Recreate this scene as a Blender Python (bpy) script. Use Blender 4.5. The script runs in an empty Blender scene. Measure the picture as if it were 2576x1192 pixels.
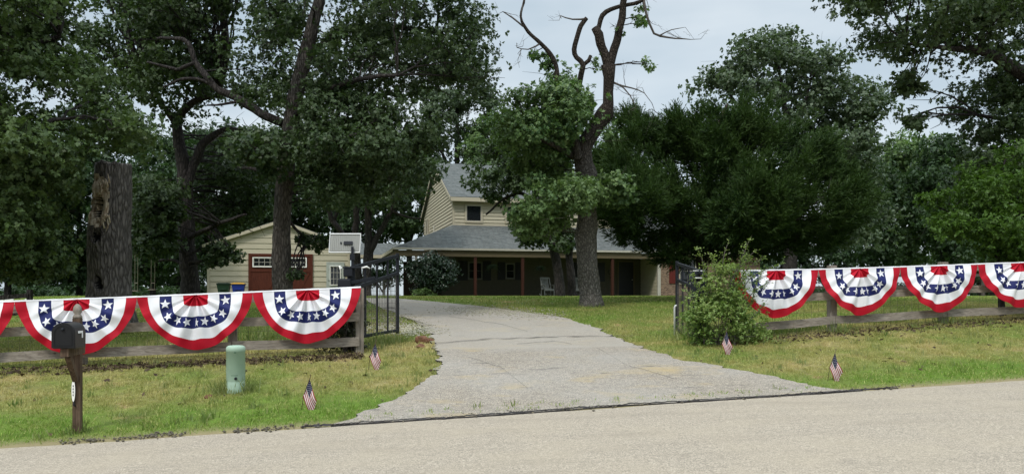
import bpy, bmesh, math, random
import numpy as np
from mathutils import Vector, Matrix, noise

rng = np.random.default_rng(7)
random.seed(7)
scene = bpy.context.scene
COL = scene.collection
R = math.radians

# ------------------------------------------------------------------ frame of reference
F, CX, HY, CAMZ = 1946.0, 1288.0, 740.0, 1.55        # focal length and horizon measured on the photograph (2576 wide)
A = R(11.3)                                         # the road and fence run at this angle
CA, SA = math.cos(A), math.sin(A)
T_ROAD, T_FENCE = 9.37, 13.8

def W(px, py, Z):
    return Vector(((px - CX) / F * Z, Z, CAMZ - (py - HY) / F * Z))

def st(x, y):
    return x * CA + y * SA, -x * SA + y * CA

def xy(s, t):
    return s * CA - t * SA, s * SA + t * CA

def smooth(x):
    x = np.clip(x, 0, 1)
    return x * x * (3 - 2 * x)

def G(x, y):
    """height of the land at x, y (works on arrays)"""
    s, t = st(x, y)
    road = 0.035 * np.clip(s, -40, 40)
    k = np.clip((t - T_ROAD) / (T_FENCE - T_ROAD), 0, 1)
    verge = road + 0.55 * (0.6 * k + 0.4 * smooth(k))
    L = 16 + np.clip(-5 - s, 0, 30) * 1.6
    w = smooth((t - T_FENCE) / L)
    far = 1.42 - 0.012 * np.clip(t - 60, 0, 200)
    z = verge * (1 - w) + far * w
    dip = 0.24 * np.exp(-((s - 5.5) / 4.0) ** 2) * np.exp(-((t - 15.8) / 3.6) ** 2)
    z = z - dip * (t > T_ROAD)
    return z

def Gf(x, y):
    return float(G(np.float64(x), np.float64(y)))

def ground_at(px, py, zmax=70):
    """point of the land seen along a direction"""
    Z = 5.0
    while Z < zmax:
        p = W(px, py, Z)
        if p.z <= Gf(p.x, p.y):
            break
        Z += 0.05
    lo, hi = Z - 0.05, Z
    for _ in range(12):
        m = (lo + hi) / 2
        p = W(px, py, m)
        if p.z <= Gf(p.x, p.y):
            hi = m
        else:
            lo = m
    return W(px, py, hi)

def z_at(px, t):
    return t / (CA - (px - CX) / F * SA)

def on_line(px, py, t):
    return W(px, py, z_at(px, t))

# ------------------------------------------------------------------ object helpers
class MB:
    """collects polygons for ONE mesh object"""
    def __init__(self):
        self.v, self.f, self.m = [], [], []
    def add(self, vs, fs, m=0):
        o = len(self.v)
        self.v.extend([tuple(p) for p in vs])
        for f in fs:
            self.f.append(tuple(i + o for i in f)); self.m.append(m)
    def quad(self, a, b, c, d, m=0):
        self.add([a, b, c, d], [(0, 1, 2, 3)], m)
    def box(self, lo, hi, m=0, mat=None, bev=0.0):
        x0, y0, z0 = lo; x1, y1, z1 = hi
        if bev > 0:
            b = bev
            vs, fs = [], []
            bm = bmesh.new()
            bmesh.ops.create_cube(bm, size=1)
            for v in bm.verts:
                v.co = Vector((x0 + (v.co.x + .5) * (x1 - x0), y0 + (v.co.y + .5) * (y1 - y0), z0 + (v.co.z + .5) * (z1 - z0)))
            bmesh.ops.bevel(bm, geom=list(bm.edges), offset=b, segments=2, affect='EDGES', profile=.6)
            bm.verts.index_update()
            vs = [v.co.copy() for v in bm.verts]; fs = [tuple(v.index for v in f.verts) for f in bm.faces]
            bm.free()
        else:
            vs = [Vector(p) for p in ((x0, y0, z0), (x1, y0, z0), (x1, y1, z0), (x0, y1, z0), (x0, y0, z1), (x1, y0, z1), (x1, y1, z1), (x0, y1, z1))]
            fs = [(3, 2, 1, 0), (4, 5, 6, 7), (0, 1, 5, 4), (1, 2, 6, 5), (2, 3, 7, 6), (3, 0, 4, 7)]
        if mat is not None:
            vs = [mat @ v for v in vs]
        self.add(vs, fs, m)
    def beam(self, p0, p1, w, h, m=0, up=(0, 0, 1), bev=0.0):
        """a board from p0 to p1, h along up, w across"""
        p0, p1 = Vector(p0), Vector(p1)
        d = p1 - p0; L = d.length; d.normalize()
        up = Vector(up); side = d.cross(up).normalized(); up = side.cross(d).normalized()
        M = Matrix((d, side, up)).transposed().to_4x4(); M.translation = p0
        self.box((0, -w / 2, -h / 2), (L, w / 2, h / 2), m, M, bev)
    def tube(self, pts, rad, n=8, m=0, cap=True, wob=0.0, wf=1.0):
        pts = [Vector(p) for p in pts]
        if not hasattr(rad, '__len__'):
            rad = [rad] * len(pts)
        ref = Vector((0, 1, 0.13)).normalized()
        vs = []
        for i, p in enumerate(pts):
            d = (pts[min(i + 1, len(pts) - 1)] - pts[max(i - 1, 0)]).normalized()
            a = d.cross(ref)
            if a.length < .05:
                a = d.cross(Vector((1, 0, 0)))
            a.normalize(); b = d.cross(a)
            for k in range(n):
                th = 2 * math.pi * k / n
                q = a * math.cos(th) + b * math.sin(th)
                rr = rad[i]
                if wob:
                    rr *= 1 + wob * noise.noise((p + q * rad[i]) * wf) + .5 * wob * noise.noise((p + q * rad[i]) * wf * 3.1)
                vs.append(p + q * rr)
        fs = []
        for i in range(len(pts) - 1):
            for k in range(n):
                a0, a1 = i * n + k, i * n + (k + 1) % n
                fs.append((a0, a1, a1 + n, a0 + n))
        if cap:
            fs.append(tuple(range(n - 1, -1, -1))); fs.append(tuple((len(pts) - 1) * n + k for k in range(n)))
        self.add(vs, fs, m)
    def lathe(self, prof, c=(0, 0, 0), n=24, m=0):
        c = Vector(c); vs = []
        for r, z in prof:
            for k in range(n):
                th = 2 * math.pi * k / n
                vs.append(c + Vector((r * math.cos(th), r * math.sin(th), z)))
        fs = []
        for i in range(len(prof) - 1):
            for k in range(n):
                a0, a1 = i * n + k, i * n + (k + 1) % n
                fs.append((a0, a1, a1 + n, a0 + n))
        fs.append(tuple(range(n - 1, -1, -1))); fs.append(tuple((len(prof) - 1) * n + k for k in range(n)))
        self.add(vs, fs, m)
    def build(self, name, mats, parent=None, smooth_=False):
        me = bpy.data.meshes.new(name)
        me.from_pydata(self.v, [], self.f)
        for mm in (mats if isinstance(mats, (list, tuple)) else [mats]):
            me.materials.append(mm)
        if len(me.materials) > 1:
            me.polygons.foreach_set('material_index', self.m)
        if smooth_:
            me.polygons.foreach_set('use_smooth', [True] * len(me.polygons))
        me.update()
        o = bpy.data.objects.new(name, me); COL.objects.link(o)
        if parent is not None:
            o.parent = parent
        return o

def np_mesh(name, verts, nper, faces_idx, nface, mat, parent=None, extra_mats=None, mat_idx=None, smooth_=False):
    """verts (N,3); faces_idx flat int array of loops; nface array of loop counts"""
    me = bpy.data.meshes.new(name)
    me.vertices.add(len(verts)); me.vertices.foreach_set('co', np.ascontiguousarray(verts, dtype=np.float32).ravel())
    me.loops.add(len(faces_idx)); me.loops.foreach_set('vertex_index', np.ascontiguousarray(faces_idx, dtype=np.int32))
    me.polygons.add(len(nface))
    start = np.concatenate(([0], np.cumsum(nface)[:-1])).astype(np.int32)
    me.polygons.foreach_set('loop_start', start)
    me.polygons.foreach_set('loop_total', np.ascontiguousarray(nface, dtype=np.int32))
    me.materials.append(mat)
    for mm in (extra_mats or []):
        me.materials.append(mm)
    if mat_idx is not None:
        me.polygons.foreach_set('material_index', np.ascontiguousarray(mat_idx, dtype=np.int32))
    if smooth_:
        me.polygons.foreach_set('use_smooth', np.ones(len(nface), dtype=bool))
    me.update(calc_edges=True)
    me.validate()
    o = bpy.data.objects.new(name, me); COL.objects.link(o)
    if parent is not None:
        o.parent = parent
    return o

def tag(o, label=None, cat=None, group=None, kind=None):
    if label: o['label'] = label
    if cat: o['category'] = cat
    if group: o['group'] = group
    if kind: o['kind'] = kind
    return o

def thing(name, label, cat, loc=(0, 0, 0), rz=0.0, group=None):
    o = bpy.data.objects.new(name, None); COL.objects.link(o)
    o.location = loc; o.rotation_euler = (0, 0, rz); o.empty_display_size = .2
    return tag(o, label, cat, group)

# ------------------------------------------------------------------ materials
class NT:
    def __init__(self, name):
        self.m = bpy.data.materials.new(name); self.m.use_nodes = True
        self.t = self.m.node_tree; self.n = self.t.nodes
        self.b = self.n['Principled BSDF']; self.out = self.n['Material Output']
    def add(self, typ, **kw):
        nd = self.n.new(typ)
        for k, v in kw.items():
            if k.startswith('i_'):
                nd.inputs[k[2:].replace('_', ' ')].default_value = v
            else:
                setattr(nd, k, v)
        return nd
    def link(self, a, b):
        self.t.links.new(a, b)
    def coord(self, kind='Object', scale=(1, 1, 1), rot=(0, 0, 0)):
        if kind == 'Position':
            c = self.add('ShaderNodeNewGeometry').outputs['Position']
        else:
            c = self.add('ShaderNodeTexCoord').outputs[kind]
        mp = self.add('ShaderNodeMapping'); mp.inputs['Scale'].default_value = scale; mp.inputs['Rotation'].default_value = rot
        self.link(c, mp.inputs['Vector'])
        return mp.outputs['Vector']
    def noise(self, vec, scale, detail=4, rough=.55, dist=0.0):
        nd = self.add('ShaderNodeTexNoise'); nd.inputs['Scale'].default_value = scale; nd.inputs['Detail'].default_value = detail
        nd.inputs['Roughness'].default_value = rough; nd.inputs['Distortion'].default_value = dist
        self.link(vec, nd.inputs['Vector'])
        return nd.outputs['Fac']
    def ramp(self, fac, stops):
        nd = self.add('ShaderNodeValToRGB'); e = nd.color_ramp.elements
        while len(e) < len(stops):
            e.new(.5)
        for k, (p, c) in enumerate(stops):
            e[k].position = p
            e[k].color = (c, c, c, 1) if not hasattr(c, '__len__') else (c[0], c[1], c[2], 1)
        self.link(fac, nd.inputs['Fac'])
        return nd.outputs['Color']
    def mix(self, fac, a, b, typ='MIX'):
        nd = self.add('ShaderNodeMix'); nd.data_type = 'RGBA'; nd.blend_type = typ
        for s, v in ((0, fac), (6, a), (7, b)):
            if hasattr(v, 'is_linked'):
                self.link(v, nd.inputs[s])
            elif s == 0:
                nd.inputs[s].default_value = v
            else:
                nd.inputs[s].default_value = (v[0], v[1], v[2], 1)
        return nd.outputs[2]
    def math(self, op, a, b=0.0, c=None, clamp=False):
        nd = self.add('ShaderNodeMath'); nd.operation = op; nd.use_clamp = clamp
        for k, v in enumerate((a, b) if c is None else (a, b, c)):
            if hasattr(v, 'is_linked'):
                self.link(v, nd.inputs[k])
            else:
                nd.inputs[k].default_value = v
        return nd.outputs[0]
    def bump(self, h, strength=.5, dist=.02):
        nd = self.add('ShaderNodeBump'); nd.inputs['Strength'].default_value = strength; nd.inputs['Distance'].default_value = dist
        self.link(h, nd.inputs['Height'])
        self.link(nd.outputs['Normal'], self.b.inputs['Normal'])
    def fin(self, color=None, rough=.6, spec=.3, metal=0.0):
        if color is not None:
            if hasattr(color, 'is_linked'):
                self.link(color, self.b.inputs['Base Color'])
            else:
                self.b.inputs['Base Color'].default_value = (*color, 1)
        if hasattr(rough, 'is_linked'):
            self.link(rough, self.b.inputs['Roughness'])
        else:
            self.b.inputs['Roughness'].default_value = rough
        self.b.inputs['Specular IOR Level'].default_value = spec
        self.b.inputs['Metallic'].default_value = metal
        return self.m

def simple(name, col, rough=.6, spec=.3, metal=0.0, var=.12, scale=6.0, bump=0.0):
    t = NT(name); v = t.coord('Object')
    n = t.noise(v, scale, 5)
    c = t.ramp(n, [(.25, [x * (1 - var) for x in col]), (.75, [min(1, x * (1 + var)) for x in col])])
    if bump:
        t.bump(t.noise(v, scale * 8, 3), bump, .01)
    return t.fin(c, rough, spec, metal)

def leaf_mat(name, cols, trans=.3, rough=.5, spec=.3, dim=.86):
    t = NT(name)
    g = t.add('ShaderNodeNewGeometry')
    cols = [[q[0] * dim * .97, q[1] * dim * 1.02, q[2] * dim * .94] for q in cols]
    n = len(cols)
    c = t.ramp(g.outputs['Random Per Island'], [(i / max(1, n - 1), cols[i]) for i in range(n)])
    pos = t.coord('Position')
    big = t.noise(pos, .55, 2)
    c = t.mix(t.ramp(big, [(.35, 0.0), (.65, .55)]), c, [x * 1.25 for x in cols[-1]])
    t.fin(c, rough, spec)
    tr = t.add('ShaderNodeBsdfTranslucent')
    t.link(t.mix(1.0, c, (1.0, 1.15, .55), 'MULTIPLY'), tr.inputs['Color'])
    ms = t.add('ShaderNodeMixShader'); ms.inputs[0].default_value = trans
    t.link(t.b.outputs[0], ms.inputs[1]); t.link(tr.outputs[0], ms.inputs[2]); t.link(ms.outputs[0], t.out.inputs['Surface'])
    return t.m

def bark_mat(name, dark, light, sc=14.0, zs=.28, strength=.9):
    t = NT(name)
    v = t.coord('Object', (1, 1, zs))
    wob = t.noise(v, sc * .5, 3)
    vo = t.add('ShaderNodeTexVoronoi'); vo.feature = 'DISTANCE_TO_EDGE'; vo.inputs['Scale'].default_value = sc
    vm = t.add('ShaderNodeVectorMath'); vm.operation = 'ADD'
    sc3 = t.add('ShaderNodeVectorMath'); sc3.operation = 'SCALE'
    nz = t.add('ShaderNodeTexNoise'); nz.inputs['Scale'].default_value = sc * .8; t.link(v, nz.inputs['Vector'])
    t.link(nz.outputs['Color'], sc3.inputs[0]); sc3.inputs['Scale'].default_value = .09
    t.link(v, vm.inputs[0]); t.link(sc3.outputs[0], vm.inputs[1]); t.link(vm.outputs[0], vo.inputs['Vector'])
    e = t.ramp(vo.outputs['Distance'], [(.02, 0.0), (.28, 1.0)])
    fine = t.noise(v, sc * 3, 4)
    h = t.mix(.35, e, t.ramp(fine, [(.3, 0.0), (.7, 1.0)]))
    c = t.mix(h, dark, light)
    c = t.mix(t.ramp(wob, [(.4, 0.0), (.7, .5)]), c, [x * .6 for x in light])
    t.bump(h, strength, .035)
    return t.fin(c, .9, .15)

M = {}
M['leaf_near'] = leaf_mat('oak_leaf_near', [(.032, .058, .018), (.052, .090, .026), (.078, .122, .036), (.11, .15, .06)])
M['leaf_dark'] = leaf_mat('oak_leaf_dark', [(.025, .045, .018), (.038, .068, .024), (.055, .090, .032), (.085, .115, .055)])
M['leaf_mid'] = leaf_mat('oak_leaf_mid', [(.035, .070, .028), (.052, .10, .036), (.085, .14, .045), (.13, .175, .07)], dim=1.18)
M['leaf_grey'] = leaf_mat('oak_leaf_grey', [(.042, .070, .036), (.062, .098, .050), (.085, .12, .062), (.12, .15, .095)])
M['leaf_bright'] = leaf_mat('locust_leaf', [(.06, .12, .02), (.085, .165, .026), (.12, .21, .035), (.10, .18, .03)], .35, dim=.68)
M['leaf_back'] = leaf_mat('distant_leaf', [(.026, .050, .024), (.040, .074, .030), (.055, .092, .040)])
M['leaf_shrub'] = leaf_mat('thorn_shrub_leaf', [(.07, .115, .028), (.10, .16, .038), (.14, .20, .05), (.19, .21, .08)], .35, dim=1.4)
M['leaf_holly'] = leaf_mat('holly_leaf', [(.010, .022, .012), (.016, .034, .017), (.03, .055, .03)], .12, .35, .5)
M['leaf_vine'] = leaf_mat('vine_leaf', [(.015, .03, .012), (.03, .05, .018), (.06, .05, .025)], .15)
M['needle'] = leaf_mat('cedar_needle', [(.018, .040, .014), (.030, .064, .019), (.052, .100, .028), (.085, .135, .038)], .2, .6, .12, .60)
M['bark'] = bark_mat('oak_bark', (.018, .015, .013), (.155, .136, .12))
M['bark_dark'] = bark_mat('dark_bark', (.010, .009, .009), (.065, .056, .052), 12, .3, .9)
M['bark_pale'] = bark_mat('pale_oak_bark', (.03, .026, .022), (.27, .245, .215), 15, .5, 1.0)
M['bark_stump'] = bark_mat('stump_bark', (.022, .019, .017), (.20, .18, .165), 13, .26, 1.0)
def backlit_top(m):  # darkens bark with height, mostly painting in the back-lit look against the sky
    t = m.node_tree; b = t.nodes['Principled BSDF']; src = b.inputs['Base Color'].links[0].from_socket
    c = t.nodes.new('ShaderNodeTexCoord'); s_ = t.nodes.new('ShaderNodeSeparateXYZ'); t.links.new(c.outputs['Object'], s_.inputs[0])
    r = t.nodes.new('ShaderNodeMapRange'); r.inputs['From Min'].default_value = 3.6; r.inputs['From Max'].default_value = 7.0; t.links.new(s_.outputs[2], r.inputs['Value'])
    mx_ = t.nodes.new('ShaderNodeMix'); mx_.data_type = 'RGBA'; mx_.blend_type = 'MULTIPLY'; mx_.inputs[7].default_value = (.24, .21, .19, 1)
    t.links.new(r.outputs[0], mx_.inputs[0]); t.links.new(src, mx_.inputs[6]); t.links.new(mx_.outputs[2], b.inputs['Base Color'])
backlit_top(M['bark_pale'])
M['twig'] = simple('dead_twig', (.10, .088, .078), .9, .1)
M['cedar_bark'] = bark_mat('cedar_bark', (.015, .011, .010), (.09, .065, .05), 16, .12, .8)

def wood_weathered():
    t = NT('weathered_fence_wood')
    v = t.coord('Position', (1.2, 14, 14), (0, 0, -A))
    n = t.noise(v, 2.2, 6, .65, .6)
    v2 = t.coord('Position'); n2 = t.noise(v2, 1.4, 3)
    c = t.ramp(n, [(.25, (.09, .072, .056)), (.5, (.25, .215, .175)), (.75, (.40, .355, .30))])
    c = t.mix(t.ramp(n2, [(.35, 0.0), (.7, .6)]), c, (.19, .165, .135))
    kn = t.add('ShaderNodeTexVoronoi'); kn.inputs['Scale'].default_value = 3.2; t.link(t.coord('Position', (1, 2, 2)), kn.inputs['Vector'])
    c = t.mix(t.ramp(kn.outputs['Distance'], [(.03, .9), (.10, 0.0)]), c, (.025, .018, .014))
    t.bump(n, .7, .01)
    return t.fin(c, .85, .15)
M['fence_wood'] = wood_weathered()

def post_wood(name, cols, vert=True):
    t = NT(name)
    v = t.coord('Object', (16, 16, 1.2) if vert else (1.2, 16, 16))
    n = t.noise(v, 2.0, 6, .65, .5)
    t.bump(n, .6, .008)
    return t.fin(t.ramp(n, [(.25, cols[0]), (.5, cols[1]), (.78, cols[2])]), .8, .2)
M['mail_wood'] = post_wood('mailbox_post_wood', [(.025, .015, .010), (.085, .055, .036), (.16, .11, .075)])
M['fence_post'] = post_wood('fence_post_wood', [(.07, .06, .048), (.20, .17, .14), (.34, .30, .25)])
M['cedar_post'] = post_wood('porch_post_cedar', [(.022, .008, .005), (.042, .014, .008), (.065, .022, .012)])
M['cedar_door'] = post_wood('garage_door_cedar', [(.040, .010, .006), (.075, .019, .010), (.115, .032, .016)])

def siding_mat(name, col):
    t = NT(name)
    v = t.coord('Object', (.6, .6, 5)); n = t.noise(v, 1.6, 5, .6)
    v2 = t.coord('Object'); n2 = t.noise(v2, .8, 3)
    c = t.ramp(n, [(.3, [x * .88 for x in col]), (.7, [x * 1.06 for x in col])])
    c = t.mix(t.ramp(n2, [(.45, 0.0), (.8, .25)]), c, [x * .72 for x in col])
    t.bump(t.noise(t.coord('Object', (3, 3, 40)), 3, 4), .15, .005)
    return t.fin(c, .6, .25)
M['siding'] = siding_mat('cream_siding', (.43, .385, .282))
M['trim'] = siding_mat('cream_trim', (.43, .38, .28))
M['beam'] = siding_mat('shaded_tan_beam', (.11, .085, .048))  # tan lowered in the colour to stand in for canopy shade on the porch
M['white'] = simple('white_paint', (.78, .77, .73), .5, .35, var=.06)
M['gutter'] = simple('pale_gutter', (.42, .39, .33), .5, .3, var=.08)
M['shutter'] = simple('black_shutter', (.010, .010, .012), .5, .3)
M['black'] = simple('black_metal', (.010, .012, .017), .6, .25, var=.2)
M['dark'] = simple('dark_interior', (.012, .012, .013), .9, .1)
M['porch'] = siding_mat('porch_concrete', (.12, .11, .095))
M['dim_frame'] = simple('shaded_frame', (.16, .155, .14), .6)  # frame tone darkened to paint in the shade under the porch

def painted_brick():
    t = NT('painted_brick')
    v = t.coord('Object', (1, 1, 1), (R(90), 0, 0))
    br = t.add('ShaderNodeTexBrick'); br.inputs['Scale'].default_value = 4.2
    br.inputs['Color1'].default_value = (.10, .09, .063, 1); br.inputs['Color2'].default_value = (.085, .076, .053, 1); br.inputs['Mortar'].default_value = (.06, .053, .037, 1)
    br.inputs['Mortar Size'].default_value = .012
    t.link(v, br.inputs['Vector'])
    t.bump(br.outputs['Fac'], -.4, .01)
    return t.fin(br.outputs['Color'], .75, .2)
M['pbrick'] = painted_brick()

def red_brick():
    t = NT('mixed_brick')
    v = t.coord('Object', (1, 1, 1), (R(90), 0, 0))
    br = t.add('ShaderNodeTexBrick'); br.inputs['Scale'].default_value = 4.4
    br.inputs['Color1'].default_value = (.26, .17, .11, 1); br.inputs['Color2'].default_value = (.11, .065, .045, 1); br.inputs['Mortar'].default_value = (.24, .21, .17, 1)
    br.inputs['Mortar Size'].default_value = .018
    t.link(v, br.inputs['Vector'])
    t.bump(br.outputs['Fac'], -.4, .01)
    return t.fin(br.outputs['Color'], .85, .15)
M['rbrick'] = red_brick()

def shingle():
    t = NT('grey_shingles')
    v = t.coord('Object', (1, 1.0, 1.0))
    # courses follow height, tabs follow the long side
    sx = t.add('ShaderNodeSeparateXYZ'); t.link(v, sx.inputs[0])
    cb = t.add('ShaderNodeCombineXYZ'); t.link(t.math('ADD', sx.outputs[0], sx.outputs[1]), cb.inputs[0]); t.link(t.math('MULTIPLY', sx.outputs[2], 2.1), cb.inputs[1])
    br = t.add('ShaderNodeTexBrick'); br.inputs['Scale'].default_value = 3.2; br.offset = .37
    br.inputs['Color1'].default_value = (.125, .135, .132, 1); br.inputs['Color2'].default_value = (.062, .072, .070, 1); br.inputs['Mortar'].default_value = (.025, .028, .028, 1)
    br.inputs['Mortar Size'].default_value = .03; br.inputs['Brick Width'].default_value = .9; br.inputs['Row Height'].default_value = .5
    t.link(cb.outputs[0], br.inputs['Vector'])
    n = t.noise(t.coord('Object'), .9, 4); n2 = t.noise(t.coord('Object'), 9, 3)
    c = t.mix(t.ramp(n, [(.35, 0.0), (.7, .6)]), br.outputs['Color'], (.085, .09, .085))
    c = t.mix(t.ramp(n2, [(.4, 0.0), (.8, .6)]), c, (.16, .16, .15))
    t.bump(br.outputs['Fac'], -.5, .02)
    return t.fin(c, .9, .15)
M['shingle'] = shingle()

def glass():
    t = NT('window_glass')
    return t.fin((.012, .014, .016), .04, .6)
M['glass'] = glass()

def cloth(name, col, trans=.25):
    t = NT(name)
    v = t.coord('Object'); n = t.noise(v, 3.0, 3)
    c = t.ramp(n, [(.3, [x * .93 for x in col]), (.7, [min(.95, x * 1.03) for x in col])])
    t.bump(t.noise(v, 60, 2), .05, .002)
    t.fin(c, .65, .25)
    tr = t.add('ShaderNodeBsdfTranslucent'); t.link(c, tr.inputs['Color'])
    ms = t.add('ShaderNodeMixShader'); ms.inputs[0].default_value = trans
    t.link(t.b.outputs[0], ms.inputs[1]); t.link(tr.outputs[0], ms.inputs[2]); t.link(ms.outputs[0], t.out.inputs['Surface'])
    return t.m
M['c_red'] = cloth('red_cloth', (.47, .006, .022), .15); M['c_white'] = cloth('white_cloth', (.87, .86, .90), .12); M['c_blue'] = cloth('navy_cloth', (.012, .018, .105), .08)
M['f_red'] = cloth('flag_red', (.30, .012, .035)); M['f_white'] = cloth('flag_white', (.72, .66, .64)); M['f_blue'] = cloth('flag_blue', (.012, .016, .05), .1)

def grass_cols(t):
    """colour of turf by place: lush strip by the road, olive and straw above, bare red soil in spots"""
    pos = t.coord('Position')
    sx = t.add('ShaderNodeSeparateXYZ'); t.link(pos, sx.inputs[0])
    tt = t.math('ADD', t.math('MULTIPLY', sx.outputs[0], -SA), t.math('MULTIPLY', sx.outputs[1], CA))
    ss = t.math('ADD', t.math('MULTIPLY', sx.outputs[0], CA), t.math('MULTIPLY', sx.outputs[1], SA))
    a = t.noise(pos, .45, 4, .6); b = t.noise(pos, 1.7, 4, .6); c_ = t.noise(pos, 7, 3)
    dry = t.math('ADD', t.math('MULTIPLY', a, .9), t.math('MULTIPLY', b, .55))
    # lush near the road: t from 9.6 to 11.2
    lush = t.add('ShaderNodeMapRange'); lush.interpolation_type = 'SMOOTHSTEP'
    t.link(tt, lush.inputs['Value']); lush.inputs['From Min'].default_value = 10.0; lush.inputs['From Max'].default_value = 11.4; lush.inputs['To Min'].default_value = -.16; lush.inputs['To Max'].default_value = .12
    yard = t.add('ShaderNodeMapRange'); yard.interpolation_type = 'SMOOTHSTEP'
    t.link(tt, yard.inputs['Value']); yard.inputs['From Min'].default_value = 13.5; yard.inputs['From Max'].default_value = 26; yard.inputs['To Min'].default_value = 0; yard.inputs['To Max'].default_value = -.22
    dry = t.math('ADD', dry, t.math('ADD', lush.outputs[0], yard.outputs[0]))
    col = t.ramp(dry, [(.52, (.105, .18, .024)), (.72, (.15, .185, .042)), (.86, (.215, .205, .066)), (1.0, (.33, .27, .125))])
    soil = t.ramp(t.math('ADD', t.math('MULTIPLY', b, .7), t.math('MULTIPLY', a, .3)), [(.60, 0.0), (.68, .8)])
    return pos, tt, col, soil, c_, b

def ground_mat():
    t = NT('turf_soil')
    pos, tt, col, soil, fine, b = grass_cols(t)
    c = t.mix(t.ramp(fine, [(.3, .5), (.65, .05)]), col, (.06, .06, .027))
    c = t.mix(soil, c, (.33, .20, .11))
    # gritty shoulder beside the road
    sh = t.add('ShaderNodeMapRange'); t.link(tt, sh.inputs['Value']); sh.inputs['From Min'].default_value = 9.45; sh.inputs['From Max'].default_value = 9.8; sh.inputs['To Min'].default_value = 1; sh.inputs['To Max'].default_value = 0
    c = t.mix(t.math('MULTIPLY', sh.outputs[0], .8), c, (.26, .20, .12))
    t.bump(t.noise(pos, 25, 4), .8, .03)
    return t.fin(c, .95, .1)
M['ground'] = ground_mat()

def blade_mat():
    t = NT('grass_blade')
    pos, tt, col, soil, fine, b = grass_cols(t)
    g = t.add('ShaderNodeNewGeometry')
    c = t.mix(t.ramp(g.outputs['Random Per Island'], [(.0, 0.0), (.6, .08), (.97, .6)]), col, (.40, .36, .17))
    c = t.mix(1.0, c, (1.5, 1.5, 1.4), 'MULTIPLY')
    t.fin(c, .7, .2)
    tr = t.add('ShaderNodeBsdfTranslucent'); t.link(c, tr.inputs['Color'])
    ms = t.add('ShaderNodeMixShader'); ms.inputs[0].default_value = .35
    t.link(t.b.outputs[0], ms.inputs[1]); t.link(tr.outputs[0], ms.inputs[2]); t.link(ms.outputs[0], t.out.inputs['Surface'])
    return t.m
M['blade'] = blade_mat()
M['tall'] = leaf_mat('tall_grass', [(.07, .13, .025), (.10, .17, .035), (.15, .20, .06), (.24, .22, .10)], .35, dim=1.0)
M['litter'] = leaf_mat('dead_leaf', [(.05, .03, .018), (.09, .055, .03), (.14, .09, .055), (.035, .022, .015)], .1, .8)

def asphalt(name, base, warm, streak):
    t = NT(name)
    pos = t.coord('Position')
    g1 = t.noise(pos, 75, 3, .7); g2 = t.noise(pos, 22, 3, .6); g3 = t.noise(pos, 1.1, 4, .6)
    g4 = t.noise(t.coord('Position', (.35, 2.2, 1), (0, 0, -A)), 1.6, 4, .6)
    c = t.ramp(g1, [(.36, [x * .45 for x in base]), (.5, base), (.63, [min(1, x * 1.45) for x in base])])
    c = t.mix(t.ramp(g2, [(.38, .6), (.52, 0.0)]), c, [x * .68 for x in base])
    c = t.mix(t.ramp(g3, [(.40, 0.0), (.72, .5)]), c, warm)
    c = t.mix(t.ramp(g4, [(.50, 0.0), (.75, streak)]), c, [x * .62 for x in base])
    t.bump(t.math('ADD', g1, g2), .5, .008)
    return t.fin(c, .92, .12)
M['road'] = asphalt('pale_chip_seal', (.335, .288, .228), (.36, .305, .228), .35)
def drive_mat():
    t = NT('driveway_asphalt')
    pos = t.coord('Position')
    g1 = t.noise(pos, 60, 3, .7); g2 = t.noise(pos, 14, 3, .6); g3 = t.noise(pos, .55, 4, .6)
    base = (.29, .252, .205)
    c = t.ramp(g1, [(.36, [x * .35 for x in base]), (.5, base), (.64, [x * 1.6 for x in base])])
    c = t.mix(t.ramp(g2, [(.36, .6), (.56, 0.0)]), c, [x * .62 for x in base])
    sand = t.noise(t.coord('Position', (1, 2.0, 1), (0, 0, -A)), .8, 5, .65)
    c = t.mix(t.ramp(sand, [(.54, 0.0), (.70, .7)]), c, (.38, .29, .145))
    c = t.mix(t.ramp(g3, [(.4, 0.0), (.7, .45)]), c, (.33, .315, .29))
    tar = t.noise(t.coord('Position', (1.0, 3.2, 1), (0, 0, -A)), 1.3, 5, .7)
    c = t.mix(t.ramp(tar, [(.60, 0.0), (.68, .6)]), c, (.09, .085, .08))
    sx = t.add('ShaderNodeSeparateXYZ'); t.link(pos, sx.inputs[0])
    tt = t.math('ADD', t.math('MULTIPLY', sx.outputs[0], -SA), t.math('MULTIPLY', sx.outputs[1], CA))
    mr = t.add('ShaderNodeMapRange'); t.link(tt, mr.inputs['Value']); mr.inputs['From Min'].default_value = 13.6; mr.inputs['From Max'].default_value = 14.2; mr.inputs['To Max'].default_value = .45
    c = t.mix(mr.outputs[0], c, (.37, .335, .285))
    t.bump(t.math('ADD', g1, g2), .7, .012)
    return t.fin(c, .95, .1)
M['drive'] = drive_mat()
M['tar'] = simple('tar_edge', (.035, .032, .032), .8, .2, var=.4, scale=12)
M['gravel'] = leaf_mat('gravel_stone', [(.26, .22, .17), (.34, .30, .25), (.17, .135, .10), (.40, .36, .30)], 0.0, .9, .15, 1.0)
M['crumb'] = leaf_mat('tar_crumb', [(.045, .04, .036), (.08, .07, .06), (.16, .13, .10)], 0.0, .9, .15, 1.0)
M['rock'] = simple('brown_rock', (.17, .085, .05), .85, .2, var=.5, scale=5, bump=.6)
M['pedestal'] = simple('pale_green_plastic', (.30, .405, .315), .55, .3, var=.10, scale=5)
M['pedestal_dark'] = simple('green_seam', (.06, .12, .08), .6, .2)

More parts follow.
